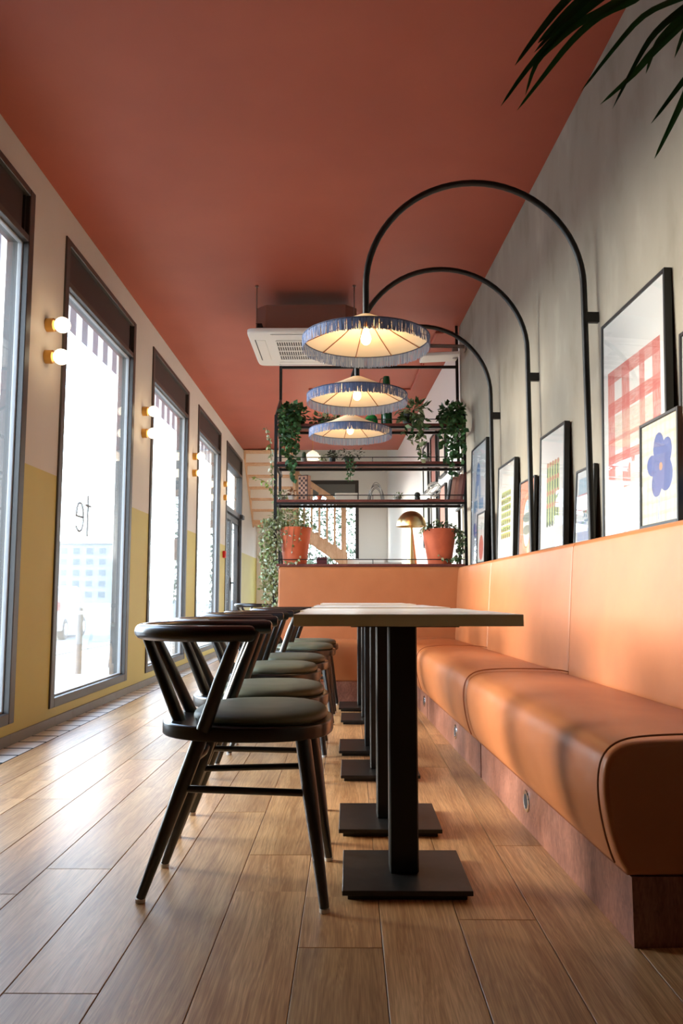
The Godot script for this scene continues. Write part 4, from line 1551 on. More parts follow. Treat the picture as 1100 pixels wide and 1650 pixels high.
	var wf := thing("wire_ornament", "white lattice wire ornament on a wooden foot, third shelf", "ornament", Vector3(sx(700), SC, SZ))
	c = MB.new()
	c.box(Vector3(0, 0.008, 0), Vector3(0.1, 0.016, 0.06), 0.003)
	part("foot", c, M.box_wood, wf)
	for k in 9:
		var pts := []
		var tilt := Basis(Vector3(rng.randf_range(-1, 1), rng.randf_range(-1, 1), 0.3).normalized(), k * 0.7)
		for i in 19:
			var an := TAU * i / 18
			pts.append(Vector3(0, 0.1, 0) + tilt * Vector3(cos(an) * 0.06, sin(an) * 0.065, 0))
		c = MB.new()
		c.tube(pts, 0.0028, 5, false)
		part("hoop", c, M.white_wire, wf)
	c = MB.new()
	c.tube([Vector3(0, 0.016, 0), Vector3(0, 0.04, 0)], 0.006, 8)
	part("stem", c, M.white_wire, wf)
	var bcol := [c8(44, 40, 40), c8(182, 136, 116), c8(170, 118, 98), c8(150, 104, 92), c8(112, 60, 54)]
	var bname := ["thin black book leaning first in the row on the third shelf", "pink-beige book leaning second in the row on the third shelf", "dusty pink book in the middle of the row on the third shelf", "brown-pink book leaning fourth in the row on the third shelf", "dark red book against the upright on the third shelf"]
	var bxs := 0.835
	for i in 5:
		var th: float = [0.014, 0.03, 0.026, 0.03, 0.022][i]
		var h: float = [0.19, 0.2, 0.215, 0.225, 0.24][i]
		var bm := mat("book_%d" % i, bcol[i], 0.7)
		var b := thing("book", bname[i], "book", Vector3(bxs, SC, -6.85), 0.0, "leaning books on the third shelf")
		b.rotation.z = -0.16
		c = MB.new()
		c.bb(Vector3(0, 0, -0.08), Vector3(0.003, h, 0.075))
		c.bb(Vector3(th - 0.003, 0, -0.08), Vector3(th, h, 0.075))
		c.bb(Vector3(0, 0, 0.072), Vector3(th, h, 0.076), 0.001)
		part("cover", c, bm, b)
		c = MB.new()
		c.bb(Vector3(0.003, 0.003, -0.077), Vector3(th - 0.003, h - 0.003, 0.071))
		part("pages", c, M.pot_white, b)
		bxs += th + 0.0015

	# --- bottom ledge: the two big clay pots, the brass lamp
	o = potted("large_potted_plant", "large terracotta pot with pale ivy cascading beside the shelf's open end", Vector3(sx(475), SD, -6.875), pot_mesh(0.1, 0.138, 0.315), tc)
	l = MB.new()
	st = MB.new()
	clump(l, 640, Vector3(-0.04, 0.38, 0.03), Vector3(0.2, 0.1, 0.12), 0.036, g_pale, 0.6)
	clump(l, 200, Vector3(-0.16, 0.24, 0.07), Vector3(0.06, 0.14, 0.05), 0.034, g_pale, 0.6)
	strand(l, st, [Vector3(0.03, 0.33, 0.1), Vector3(0.12, 0.34, 0.13), Vector3(0.2, 0.31, 0.13)], 0.012, 0.034, g_ivy + g_pale, 0.02, 0.6)
	for q in [[0.06, 0.18], [0.0, 0.1], [-0.05, 0.14], [-0.09, 0.1]]:
		strand(l, st, [Vector3(q[0] * 0.9, 0.33, 0.08), Vector3(q[0], 0.31, 0.135), Vector3(q[0] - 0.02, q[1], 0.125)], 0.03, 0.03, g_pale, 0.015, 0.55)
	strand(l, st, [Vector3(-0.08, 0.02, 0.12), Vector3(0.0, 0.0, 0.15), Vector3(0.05, 0.05, 0.15)], 0.014, 0.034, g_pale, 0.01, 0.6)
	# the cascade down the outside of the upright, and the shoots that climb it
	for i in 16:
		var x := -0.175 - rng.randf() * 0.13
		var low := rng.randf_range(-0.62, -0.1)
		strand(l, st, [Vector3(-0.12, 0.35, 0.06), Vector3(x * 0.9, 0.37, 0.09), Vector3(x, 0.22, 0.1), Vector3(x + 0.03, low * 0.5, 0.1), Vector3(x + 0.07 + rng.randf() * 0.03, low, 0.09)], 0.0125, 0.036, g_pale, 0.028, 0.6)
	strand(l, st, [Vector3(-0.1, 0.35, 0.03), Vector3(-0.19, 0.6, 0.08), Vector3(-0.2, 0.85, 0.08), Vector3(-0.215, 1.05, 0.08), Vector3(-0.25, 1.18, 0.08)], 0.011, 0.036, g_pale, 0.025, 0.6)
	strand(l, st, [Vector3(-0.19, 0.6, 0.08), Vector3(-0.25, 0.7, 0.09), Vector3(-0.34, 0.74, 0.1)], 0.012, 0.036, [Color(0.35, 0.45, 0.08), Color(0.25, 0.35, 0.08)], 0.03, 0.6)
	finish_plant(o, l, M.leaves, st)
	o = potted("large_potted_plant", "large terracotta pot with dark creeping plant beside the brass lamp", Vector3(sx(708), SD, -6.875), pot_mesh(0.1, 0.148, 0.3), tc)
	l = MB.new()
	st = MB.new()
	clump(l, 320, Vector3(0.0, 0.315, 0.02), Vector3(0.16, 0.05, 0.12), 0.034, g_dark + g_var, 0.6)
	for i in 9:
		var x := 0.13 + rng.randf() * 0.06
		strand(l, st, [Vector3(0.1, 0.3, 0.05), Vector3(x, 0.28, 0.1), Vector3(x + 0.01, 0.15, 0.11), Vector3(x - 0.01, rng.randf_range(0.0, 0.1), 0.11)], 0.012, 0.03, g_dark + g_var, 0.022, 0.7)
	for q in [[-0.02, 0.08], [0.05, 0.04], [0.1, 0.03]]:
		strand(l, st, [Vector3(0.15, 0.05, 0.12), Vector3(q[0] + 0.04, 0.03, 0.135), Vector3(q[0], q[1], 0.13)], 0.014, 0.03, g_var, 0.015, 0.75)
	strand(l, st, [Vector3(-0.1, 0.31, 0.06), Vector3(-0.17, 0.28, 0.1), Vector3(-0.16, 0.23, 0.1)], 0.014, 0.034, g_pale, 0.02, 0.6)
	finish_plant(o, l, M.leaves, st)
	var gl := thing("dome_lamp", "brass dome table lamp on a slim cone foot", "lamp", Vector3(sx(663), SD, -6.875))
	c = MB.new()
	c.lathe([Vector2(0.0, 0.0), Vector2(0.046, 0.0), Vector2(0.046, 0.004), Vector2(0.012, 0.3), Vector2(0.008, 0.38), Vector2(0.0, 0.38)], 32)
	part("cone_foot", c, M.pale_brass, gl)
	c = MB.new()
	var pr := []
	for i in 15:
		var an := PI / 2 * i / 14
		pr.append(Vector2(cos(an) * 0.128, 0.325 + sin(an) * 0.135))
	c.lathe(pr, 40)
	part("dome_shade", c, M.pale_brass, gl)
	mat("oxblood", c8(84, 26, 30), 0.6)
	var rb := thing("red_box", "small dark red box on the ledge above the end banquette", "box", Vector3(sx(518.5), SD, -6.83))
	c = MB.new()
	c.box(Vector3(0, 0.024, 0), Vector3(0.088, 0.048, 0.06), 0.003)
	part("case", c, M.oxblood, rb)
	c = MB.new()
	c.box(Vector3(0, 0.053, 0), Vector3(0.091, 0.01, 0.063), 0.002)
	part("lid", c, M.oxblood, rb)
	var fb := thing("flat_book", "thin cream book lying on the ledge near the brass lamp", "book", Vector3(sx(612), SD, -6.87))
	c = MB.new()
	c.box(Vector3(0, 0.012, 0), Vector3(0.36, 0.003, 0.16))
	c.box(Vector3(0, 0.0015, 0), Vector3(0.36, 0.003, 0.16))
	part("cover", c, M.card, fb)
	c = MB.new()
	c.box(Vector3(0.002, 0.0068, 0), Vector3(0.352, 0.007, 0.154))
	part("pages", c, M.pot_white, fb)


# ---------------------------------------------------------------- the room behind the shelf
func stairs() -> void:
	var bw := mat("birch", Color.WHITE, 0.55)
	bw.albedo_texture = wood_tex(128, 256, 81, c8(206, 160, 122), c8(230, 194, 158), 0.5)
	bw.uv1_triplanar = true
	bw.uv1_scale = Vector3(1, 1, 1)
	mat("riser_white", c8(232, 226, 216), 0.7)
	var o := setting("staircase", null, null, "pale birch staircase turning up to the floor above")
	# upper flight along the window wall, rising towards the room
	for i in 6:
		var t := MB.new()
		var y := 2.43 + i * 0.18
		var z := -15.1 + i * 0.235
		t.bb(Vector3(-1.82, y - 0.024, z - 0.02), Vector3(-1.02, y, z + 0.25), 0.003)
		part("tread", t, M.birch, o)
		var r := MB.new()
		r.bb(Vector3(-1.82, y - 0.18, z - 0.005), Vector3(-1.02, y - 0.024, z + 0.012))
		part("riser", r, M.riser_white, o)
	for x in [-1.848, -1.02]:
		var s := MB.new()
		var pl := PackedVector2Array([Vector2(-15.25, 2.12), Vector2(-13.85, 3.2), Vector2(-13.85, 3.48), Vector2(-15.25, 2.42)])
		s.prism(pl, 0.028, Transform3D(Basis(Vector3(0, 0, 1), Vector3(0, 1, 0), Vector3(-1, 0, 0)), Vector3(x + 0.014, 0, 0)))
		part("stringer", s, M.birch, o)
	var ld := MB.new()
	ld.bb(Vector3(-1.84, 2.17, -15.98), Vector3(-0.95, 2.25, -15.1), 0.003)
	part("landing", ld, M.birch, o)
	# lower flight along the end wall, falling to the right
	for i in 5:
		var t := MB.new()
		var y := 2.13 - i * 0.115
		var x := -0.95 + i * 0.17
		t.bb(Vector3(x, y - 0.03, -15.95), Vector3(x + 0.19, y, -15.15), 0.003)
		part("tread", t, M.birch, o)
	for z in [-15.12, -15.95]:
		var s := MB.new()
		var pl := PackedVector2Array([Vector2(-1.0, 2.2), Vector2(-0.04, 1.62), Vector2(-0.04, 1.38), Vector2(-0.1, 1.38), Vector2(-1.0, 2.0)])
		s.prism(pl, 0.03, Transform3D(Basis(), Vector3(0, 0, z)))
		part("stringer", s, M.birch, o)
	var pf := MB.new()
	pf.bb(Vector3(-0.1, 0.0, -15.98), Vector3(0.66, 1.52, -15.2))
	part("platform", pf, M.white_paint, o)
	for q in [[-1.0, 2.0, 3.2, 0.1], [-0.09, 1.3, 2.6, 0.06]]:
		var n := MB.new()
		n.box(Vector3(q[0], (q[1] + q[2]) / 2, -15.08), Vector3(q[3], q[2] - q[1], 0.07), 0.004)
		part("newel", n, M.birch, o)
	var hr := MB.new()
	var dirn := Vector3(0.91, -0.62, 0)
	hr.box(Vector3(-0.545, 2.8, -15.1), Vector3(dirn.length(), 0.1, 0.05), 0.006, Basis(Vector3(0, 0, 1), atan2(dirn.y, dirn.x)))
	part("handrail", hr, M.birch, o)
	for i in 6:
		var x := -0.86 + i * 0.145
		var y := 2.1 - (x + 0.95) * 0.62
		var b := MB.new()
		b.box(Vector3(x, y + 0.43, -15.1), Vector3(0.042, 0.92, 0.03), 0.003)
		part("baluster", b, M.birch, o)


func back_room() -> void:
	# painted conduit on the ceiling
	var cm := mat("conduit_paint", c8(168, 76, 56), 0.5)
	var cd := thing("ceiling_conduit", "thin terracotta-painted pipe along the ceiling behind the shelf", "pipe", Vector3(0.8, CEIL, -8.5))
	var c := MB.new()
	var of := Vector3(-0.8, -CEIL, 8.5)
	c.tube([Vector3(1.0, 3.338, -7.53) + of, Vector3(0.84, 3.338, -7.53) + of, Vector3(0.755, 3.338, -9.66) + of, Vector3(-0.5, 3.338, -9.66) + of], 0.012, 8)
	part("pipe", c, cm, cd)
	for q in [Vector3(0.92, 0, -7.53), Vector3(0.8, 0, -8.6), Vector3(0.3, 0, -9.66)]:
		c = MB.new()
		c.box(Vector3(q.x, CEIL - 0.012, q.z) + of, Vector3(0.035, 0.024, 0.035), 0.003)
		part("clip", c, cm, cd)
	# bracket with a flat white receiver on the wall above the shelf
	var pj := thing("wall_arm", "grey wall arm carrying a flat white panel above the shelf", "bracket", W(0, 3.06, 7.1), TH)
	c = MB.new()
	c.tube([Vector3(0, 0, 0), Vector3(-0.4, 0, 0.02)], 0.018, 8)
	part("arm", c, M.galvanised, pj)
	c = MB.new()
	c.box(Vector3(-0.006, 0, 0), Vector3(0.012, 0.09, 0.09), 0.002)
	part("wall_plate", c, M.galvanised, pj)
	c = MB.new()
	c.box(Vector3(-0.1, -0.06, 0), Vector3(0.05, 0.1, 0.05), 0.006)
	part("joint", c, M.galvanised, pj)
	c = MB.new()
	c.box(Vector3(-0.24, -0.1, 0.0), Vector3(0.34, 0.03, 0.22), 0.006, Basis(Vector3(0, 0, 1), 0.06))
	part("panel", c, M.plastic_white, pj)
	# white pendant hanging in the far room
	var wg := mat("pendant_glow", c8(255, 244, 224), 0.5)
	wg.emission_enabled = true
	wg.emission = Color(1.0, 0.92, 0.78)
	wg.emission_energy_multiplier = 1.0
	var pl := thing("pendant_lamp", "white glowing pendant on a cord in the room behind the shelf", "lamp", Vector3(-0.51, 2.7, -11.0))
	c = MB.new()
	c.tube([Vector3(0, 0.13, 0), Vector3(0, CEIL - 2.7, 0)], 0.004, 6)
	part("cord", c, M.brass, pl)
	c = MB.new()
	c.lathe([Vector2(0.0, 0.0), Vector2(0.115, 0.0), Vector2(0.105, 0.05), Vector2(0.06, 0.1), Vector2(0.015, 0.125), Vector2(0.0, 0.13)], 28)
	part("shade", c, wg, pl)
	omni(pl, Vector3(0, 0.05, 0), Color(1.0, 0.88, 0.7), 0.12, 0.06)
	# small frames on the white wall
	var cols := [c8(214, 150, 132), c8(228, 222, 210), c8(170, 178, 168), c8(222, 206, 190), c8(150, 96, 84), c8(216, 214, 206)]
	var names := ["pink", "off-white", "grey-green", "beige", "brick red", "pale grey"]
	for i in 6:
		var t: float = [8.75, 9.4, 10.1][i % 3]
		var up := i >= 3
		var o := thing("wall_frame", "thin black frame with a %s print on the white wall, %s row" % [names[i], "upper" if up else "lower"], "picture", W(0.048, 2.12 if up else 1.42, t), -PI / 2 + TH, "frames on the white wall behind the shelf")
		c = MB.new()
		var w := 0.42
		var h := 0.6
		for q in [[Vector3(-w / 2, h / 2, 0.015), Vector3(0.02, h, 0.03)], [Vector3(w / 2, h / 2, 0.015), Vector3(0.02, h, 0.03)], [Vector3(0, 0.01, 0.015), Vector3(w, 0.02, 0.03)], [Vector3(0, h - 0.01, 0.015), Vector3(w, 0.02, 0.03)]]:
			c.box(q[0], q[1], 0.002)
		part("frame", c, M.frame_black, o)
		c = MB.new()
		c.box(Vector3(0, h / 2, 0.01), Vector3(w - 0.02, h - 0.02, 0.012))
		part("print", c, mat("wall_print_%d" % i, cols[i], 0.7), o)
	# red alarm box on the door pier
	var al := thing("alarm_box", "small red alarm box on the wall beside the exit door", "alarm", Vector3(LX, 1.42, -11.72))
	c = MB.new()
	c.box(Vector3(0.02, 0, 0), Vector3(0.04, 0.1, 0.1), 0.006)
	part("case", c, mat("alarm_red", c8(190, 24, 22), 0.5), al)
	c = MB.new()
	c.box(Vector3(0.041, 0, 0), Vector3(0.004, 0.05, 0.05), 0.001)
	part("button", c, mat("alarm_dark", c8(130, 14, 14), 0.5), al)
	# emergency light over the door
	var em := thing("door_closer", "small black door closer above the exit door", "fitting", Vector3(LX, 2.14, -13.5))
	c = MB.new()
	c.box(Vector3(0.035, 0, 0.0), Vector3(0.05, 0.07, 0.22), 0.006)
	part("body", c, M.black_paint, em)
	c = MB.new()
	c.tube([Vector3(0.05, -0.02, 0.08), Vector3(0.07, -0.06, 0.2), Vector3(0.02, -0.06, 0.32)], 0.008, 6)
	part("arm", c, M.black_paint, em)


# ---------------------------------------------------------------- palm beside the banquette's end
# a direction through the picture taken to a given distance along z
func at_px(x: float, y: float, z: float) -> Vector3:
	var b := Basis.from_euler(Vector3(atan(137.0 / 1293.0), atan(13.0 / 1293.0), 0))
	var d := b * Vector3((x - 550.0) / 1293.0, -(y - 825.0) / 1293.0, -1.0)
	return Vector3(0, 0.8, 0) + d * (z / d.z)


func blade(mb: MB, given: Array, wide: float) -> void:
	mb.use_col = true
	var pts := []
	for i in given.size() - 1:
		for k in 3:
			pts.append((given[i] as Vector3).cubic_interpolate(given[i + 1], given[maxi(i - 1, 0)], given[mini(i + 2, given.size() - 1)], k / 3.0))
	pts.append(given[-1])
	var m := pts.size()
	var rows := []
	for i in m:
		var d: Vector3 = (pts[mini(i + 1, m - 1)] - pts[maxi(i - 1, 0)]).normalized()
		var s := d.cross(Vector3(0.25, 0.3, 1)).normalized()
		var k := float(i) / (m - 1)
		var w := wide * (0.35 + 0.65 * minf(1.0, k * 3.0)) * pow(1.0 - k, 0.55) * 0.5
		var nn := s.cross(d).normalized()
		var fold := nn * w * 0.35
		var row := []
		for q in [[-1.0, 0.0], [0.0, 1.0], [1.0, 0.0]]:
			row.append(mb.vt(pts[i] + s * w * q[0] + fold * q[1], (nn + s * q[0] * 0.3).normalized()))
		rows.append(row)
	for i in m - 1:
		for j in 2:
			mb.tri(rows[i][j], rows[i][j + 1], rows[i + 1][j + 1])
			mb.tri(rows[i][j], rows[i + 1][j + 1], rows[i + 1][j])


func palm() -> void:
	var foot := Vector3(1.03, 0, -1.42)
	var o := thing("palm_plant", "tall palm whose dark fronds hang in front of the plaster wall", "plant", foot)
	var pm := MB.new()
	pm.lathe([Vector2(0.0, 0.0), Vector2(0.14, 0.0), Vector2(0.18, 0.34), Vector2(0.165, 0.34), Vector2(0.16, 0.3), Vector2(0.0, 0.3)], 32)
	part("pot", pm, M.pot_black, o)
	var tm := MB.new()
	tm.tube([Vector3(0, 0.28, 0), Vector3(0.01, 0.9, 0), Vector3(-0.01, 1.75, 0.0)], [0.035, 0.03, 0.02], 12)
	part("trunk", tm, mat("palm_trunk", c8(92, 72, 50), 0.8), o)
	var cols := [Color(0.012, 0.05, 0.012), Color(0.02, 0.075, 0.018), Color(0.008, 0.03, 0.01)]
	var za := -1.5
	var zb := -1.75
	var ha := at_px(1050, -70, za)
	var hb := at_px(1190, -40, zb)
	var sets := [
		[ha, za, [[[980, -60], [912, 0], [864, 58], [829, 106]], [[1000, -45], [934, 0], [890, 44], [866, 70]], [[1010, -35], [955, 6], [902, 52], [850, 110], [806, 172]], [[1025, -22], [984, 9], [931, 38], [893, 70], [864, 102], [846, 154]], [[1052, -30], [1019, 0], [966, 26], [920, 67], [876, 122], [832, 179]], [[1010, -60], [960, -15], [905, 36], [860, 85]]]],
		[hb, zb, [[[1140, -18], [1088, 0], [1036, 26], [989, 78], [935, 148]], [[1150, -20], [1100, 14], [1056, 52], [1027, 96], [986, 176]], [[1060, 75], [1021, 119], [966, 169]], [[1100, 28], [1071, 55], [1055, 76], [1040, 119]], [[1140, 0], [1110, 35], [1086, 94]], [[1130, 90], [1100, 160], [1077, 209], [1054, 256]], [[1130, 95], [1100, 131], [1048, 200]]]],
	]
	for s in sets:
		var l := MB.new()
		var r := MB.new()
		var crown := foot + Vector3(-0.01, 1.74, 0)
		var hub: Vector3 = s[0]
		var mid := crown.lerp(hub, 0.5) + Vector3(0.04, 0.14, 0)
		r.tube([crown - foot, mid - foot, hub - foot], [0.012, 0.009, 0.005], 8)
		for b in s[2]:
			var p := [hub.lerp(at_px(b[0][0], b[0][1], s[1]), 0.3) - foot]
			for q in b:
				p.append(at_px(q[0], q[1], s[1]) - foot)
			l.col = pick(cols)
			blade(l, p, 0.024)
		# the half of the frond that points away
		for k in 7:
			l.col = pick(cols)
			var d := Vector3(0.25 - k * 0.02, 0.1 - k * 0.05, 0.15 + k * 0.05)
			var a := crown.lerp(hub, 0.4 + k * 0.08) + Vector3(0.02, 0.08, 0)
			blade(l, [a - foot, a + d * 0.5 - foot, a + d + Vector3(0, -0.12, 0) - foot], 0.02)
		var fr := part("frond", r, M.stem, o)
		var lf := part("leaflets", l, M.leaves, fr)
		lf.set_meta("kind", "stuff")


# ---------------------------------------------------------------- what shows through the windows
func outside() -> void:
	mat("street", c8(112, 112, 112), 0.9)
	mat("paving", c8(140, 136, 130), 0.9)
	var mb := MB.new()
	mb.bb(Vector3(-300, -0.9, 120), Vector3(200, -0.45, -320))
	setting("ground_street", mb, M.street, "pale asphalt street")
	mb = MB.new()
	mb.bb(Vector3(-4.2, -0.45, 60), Vector3(-2.1, -0.03, -16.2))
	setting("ground_terrace", mb, M.paving, "pale paved terrace")
	mb = MB.new()
	mb.bb(Vector3(-2.1, -0.45, -16.2), Vector3(6, -0.03, -30))
	setting("ground_yard", mb, M.paving, "pale paved yard behind the building")
	mat("kerb_stone", c8(176, 174, 170), 0.9)
	mb = MB.new()
	mb.bb(Vector3(-4.45, -0.45, 60), Vector3(-4.2, -0.02, -60))
	setting("kerb", mb, M.kerb_stone, "pale kerb along the terrace")
	# the floor above and the roof of the building itself
	mb = MB.new()
	mb.bb(Vector3(-1.97, CEIL + 0.22, 5.4), Vector3(1.9, 6.0, -13.4))
	setting("wall_upper_storey", mb, M.white_paint, "upper storey of the building")
	# striped valance under its cassette outside the windows
	mat("valance_white", c8(236, 236, 236), 0.8)
	mat("valance_blue", c8(66, 84, 122), 0.8)
	mat("valance_plum", c8(84, 78, 120), 0.8)
	for q in [["valance_white", 0.9], ["valance_blue", 0.7], ["valance_plum", 0.7]]:
		M[q[0]].backlight_enabled = true
		M[q[0]].backlight = Color(q[1], q[1], q[1])
	var va := thing("awning", "striped awning valance hanging outside the windows", "awning", Vector3(-2.3, 3.4, -2.0))
	mb = MB.new()
	mb.bb(Vector3(-0.1, 0.0, 0.3), Vector3(0.19, 0.14, -12.0), 0.02)
	part("cassette", mb, M.window_frame, va)
	var sm := MB.new()
	sm.bb(Vector3(-0.002, -0.42, -0.0735), Vector3(0.002, 0.01, 0.0735))
	var stripe := sm.mesh()
	var k := 0
	var z := 0.1
	while z > -11.9:
		part("stripe", stripe, [M.valance_white, M.valance_blue, M.valance_white, M.valance_plum][k % 4], va, Vector3(0, 0, z))
		z -= 0.147
		k += 1
	# far apartment house
	mat("house_wall", c8(136, 142, 144), 0.9)
	mat("house_window", c8(88, 98, 104), 0.4)
	mat("house_trim", c8(150, 152, 150), 0.9)
	var ho := thing("apartment_house", "pale grey apartment house with five rows of windows far down the street", "building", Vector3(-66, -0.45, -184))
	mb = MB.new()
	mb.bb(Vector3(-4.6, 0, 0), Vector3(14, 13.4, -14))
	part("wall", mb, M.house_wall, ho)
	mb = MB.new()
	mb.bb(Vector3(-4.9, 13.4, 0.4), Vector3(14.3, 14.0, -14))
	part("cornice", mb, M.house_trim, ho)
	for y in 5:
		for x in 6:
			mb = MB.new()
			mb.bb(Vector3(-3.6 + x * 3.0, 1.0 + y * 2.5, 0.0), Vector3(-1.8 + x * 3.0, 2.6 + y * 2.5, 0.12))
			var w := part("window", mb, M.house_trim, ho)
			mb = MB.new()
			mb.bb(Vector3(-3.5 + x * 3.0, 1.1 + y * 2.5, 0.1), Vector3(-1.9 + x * 3.0, 2.5 + y * 2.5, 0.16))
			part("window_glass", mb, M.house_window, w)
	ho = thing("apartment_house", "lower cream house at the far end of the street", "building", Vector3(-76, -0.45, -190))
	mb = MB.new()
	mb.bb(Vector3(-14, 0, 0), Vector3(4, 8.4, -12))
	part("wall", mb, M.house_trim, ho)
	mb = MB.new()
	mb.bb(Vector3(-14.3, 8.4, 0.3), Vector3(4.3, 8.9, -12))
	part("cornice", mb, M.house_wall, ho)
	for y in 3:
		for x in 5:
			mb = MB.new()
			mb.bb(Vector3(-12 + x * 3.2, 1.0 + y * 2.6, 0.0), Vector3(-10.4 + x * 3.2, 2.6 + y * 2.6, 0.1))
			part("window", mb, M.house_window, ho)
	car()
	# bollard at the terrace edge
	var bo := thing("bollard", "grey steel bollard at the edge of the terrace", "bollard", Vector3(-2.96, -0.03, -8.85))
	mb = MB.new()
	mb.lathe([Vector2(0.0, 0.0), Vector2(0.035, 0.0), Vector2(0.035, 0.69), Vector2(0.03, 0.715), Vector2(0.0, 0.72)], 20)
	part("post", mb, mat("bollard_grey", c8(120, 112, 106), 0.6), bo)
	mb = MB.new()
	mb.lathe([Vector2(0.036, 0.64), Vector2(0.0365, 0.66), Vector2(0.036, 0.68)], 20)
	part("band", mb, M.valance_white, bo)
	terrace_chair("blue metal terrace chair turned to the window", Vector3(-2.58, -0.03, -9.5), 0.4)
	terrace_chair("blue metal terrace chair farther along the terrace", Vector3(-2.75, -0.03, -12.6), -0.7)
	# shrubs: beside the first window and behind the end window
	var cols := [Color(0.05, 0.08, 0.045), Color(0.1, 0.14, 0.08), Color(0.15, 0.18, 0.13), Color(0.03, 0.05, 0.025)]
	hedge("clipped_hedge", "grey-green hedge on the street side of the terrace", Vector3(-6.6, -0.45, -12.5), Vector3(0.9, 1.0, 2.2), 3400, 0.09, cols)
	hedge("leafy_bush", "light leafy bush outside the end window", Vector3(-0.9, -0.03, -18.2), Vector3(1.8, 2.3, 0.8), 5200, 0.12, [Color(0.07, 0.12, 0.05), Color(0.13, 0.18, 0.1), Color(0.04, 0.07, 0.03), Color(0.2, 0.24, 0.17)])
	# thin letters on the second window, read from the street, so mirrored in here
	mat("letter_grey", c8(64, 62, 64), 0.7)
	var tx := thing("window_lettering", "thin grey letters on the window glass, seen from behind", "lettering", Vector3(-1.898, 1.363, -5.6))
	var e := [Vector2(0.075, 0.0), Vector2(-0.07, 0.0), Vector2(-0.066, 0.045), Vector2(-0.04, 0.085), Vector2(0.0, 0.1), Vector2(0.04, 0.088), Vector2(0.07, 0.05), Vector2(0.076, 0.0), Vector2(0.07, -0.05), Vector2(0.045, -0.09), Vector2(0.0, -0.105), Vector2(-0.04, -0.095), Vector2(-0.068, -0.07)]
	var t1 := [Vector2(0.17, 0.17), Vector2(0.17, -0.13)]
	var t2 := [Vector2(0.12, 0.095), Vector2(0.23, 0.095)]
	var letters := [[e], [t1, t2]]
	for l in letters:
		mb = MB.new()
		for st in l:
			var p := []
			for q in st:
				p.append(Vector3(0, q.y, -q.x))
			mb.tube(p, 0.008, 6)
		part("letter", mb, M.letter_grey, tx)


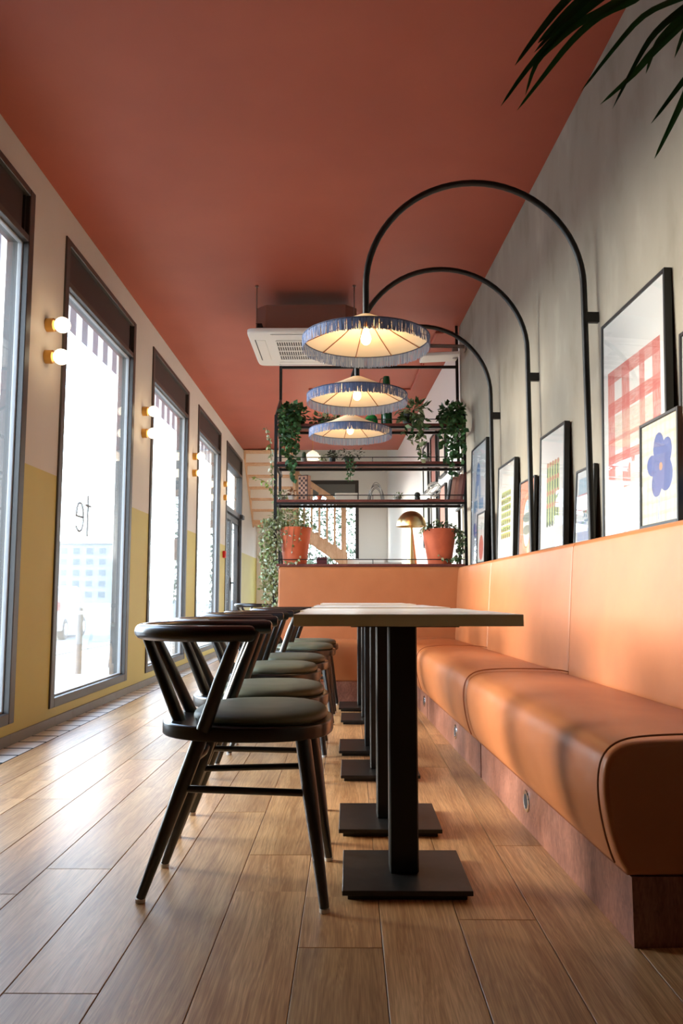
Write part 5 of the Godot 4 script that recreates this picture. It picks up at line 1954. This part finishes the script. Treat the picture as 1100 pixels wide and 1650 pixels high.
func car() -> void:
	var o := thing("parked_car", "white hatchback parked across the street", "car", Vector3(-9.35, -0.45, -25.0), 0.12)
	mat("car_white", c8(150, 156, 156), 0.25)
	mat("car_glass", c8(46, 54, 58), 0.1)
	mat("car_black", c8(30, 30, 32), 0.7)
	mat("tail_red", c8(196, 30, 36), 0.3)
	# side outline (length along x, rear at +x), then turned to lie along z
	var body := PackedVector2Array([Vector2(-2.0, 0.28), Vector2(2.0, 0.28), Vector2(2.05, 0.5), Vector2(2.0, 0.95), Vector2(1.9, 1.05), Vector2(1.62, 1.5), Vector2(1.3, 1.58), Vector2(-0.2, 1.58), Vector2(-0.5, 1.5), Vector2(-1.05, 1.05), Vector2(-1.85, 0.9), Vector2(-2.05, 0.6)])
	var xf := Transform3D(Basis(Vector3(0, 0, 1), Vector3(0, 1, 0), Vector3(-1, 0, 0)), Vector3.ZERO)
	var mb := MB.new()
	mb.prism(body, 1.62, xf, true)
	part("body", mb, M.car_white, o)
	for sg in [-1.0, 1.0]:
		mb = MB.new()
		mb.prism(PackedVector2Array([Vector2(-0.9, 1.06), Vector2(1.6, 1.06), Vector2(1.45, 1.42), Vector2(-0.42, 1.46)]), 0.012, Transform3D(xf.basis, Vector3(sg * 0.813, 0, 0)))
		part("side_window", mb, M.car_glass, o)
		mb = MB.new()
		mb.box(Vector3(sg * 0.74, 0.98, 1.97), Vector3(0.16, 0.28, 0.1), 0.02)
		part("tail_light", mb, M.tail_red, o)
		for z in [-1.25, 1.3]:
			mb = MB.new()
			var wx := Transform3D(Basis(Vector3(0, 0, 1), PI / 2), Vector3(sg * 0.74, 0.31, z))
			mb.lathe([Vector2(0.0, -0.1), Vector2(0.28, -0.1), Vector2(0.31, -0.07), Vector2(0.31, 0.07), Vector2(0.28, 0.1), Vector2(0.0, 0.1)], 24, wx)
			var wh := part("wheel", mb, M.car_black, o)
			mb = MB.new()
			mb.lathe([Vector2(0.0, -0.104), Vector2(0.18, -0.104), Vector2(0.2, 0.0), Vector2(0.18, 0.104), Vector2(0.0, 0.104)], 20, wx)
			part("hub_cap", mb, M.chrome, wh)
	mb = MB.new()
	mb.box(Vector3(0, 1.27, 1.775), Vector3(1.3, 0.42, 0.02), 0.0, Basis(Vector3(1, 0, 0), -0.56))
	part("rear_window", mb, M.car_glass, o)
	mb = MB.new()
	mb.box(Vector3(0, 0.42, 2.03), Vector3(1.5, 0.16, 0.08), 0.02)
	part("bumper", mb, M.car_black, o)


func terrace_chair(label: String, at: Vector3, turn: float) -> void:
	mat("chair_blue", c8(44, 66, 84), 0.5)
	mat("chair_steel", c8(110, 112, 114), 0.4, 0.5)
	var o := thing("terrace_chair", label, "chair", at, turn, "terrace chairs")
	var mb := MB.new()
	mb.box(Vector3(0, 0.45, 0), Vector3(0.4, 0.05, 0.4), 0.01)
	part("seat", mb, M.chair_blue, o)
	mb = MB.new()
	mb.box(Vector3(0, 0.73, -0.19), Vector3(0.38, 0.18, 0.02), 0.008)
	part("backrest", mb, M.chair_blue, o)
	for x in [-0.17, 0.17]:
		mb = MB.new()
		mb.tube([Vector3(x * 1.2, 0, 0.2), Vector3(x, 0.44, 0.17)], 0.011, 8)
		part("leg", mb, M.chair_steel, o)
		mb = MB.new()
		mb.tube([Vector3(x * 1.2, 0, -0.24), Vector3(x, 0.44, -0.18), Vector3(x, 0.8, -0.2)], 0.011, 8)
		part("leg", mb, M.chair_steel, o)


func hedge(called: String, label: String, at: Vector3, r: Vector3, n: int, size: float, cols: Array) -> void:
	var o := thing(called, label, "shrub", at)
	var l := MB.new()
	clump(l, n, Vector3(0, r.y, 0), r, size, cols, 0.6)
	var st := MB.new()
	for i in 5:
		st.tube([Vector3((i - 2) * r.x * 0.3, 0, (i - 2) * r.z * 0.3), Vector3((i - 2) * r.x * 0.35, r.y, (i - 2) * r.z * 0.3)], [0.03, 0.01], 6)
	part("stems", st, M.palm_bark, o)
	var f := part("foliage", l, M.shrub_leaves, o)
	f.set_meta("kind", "stuff")
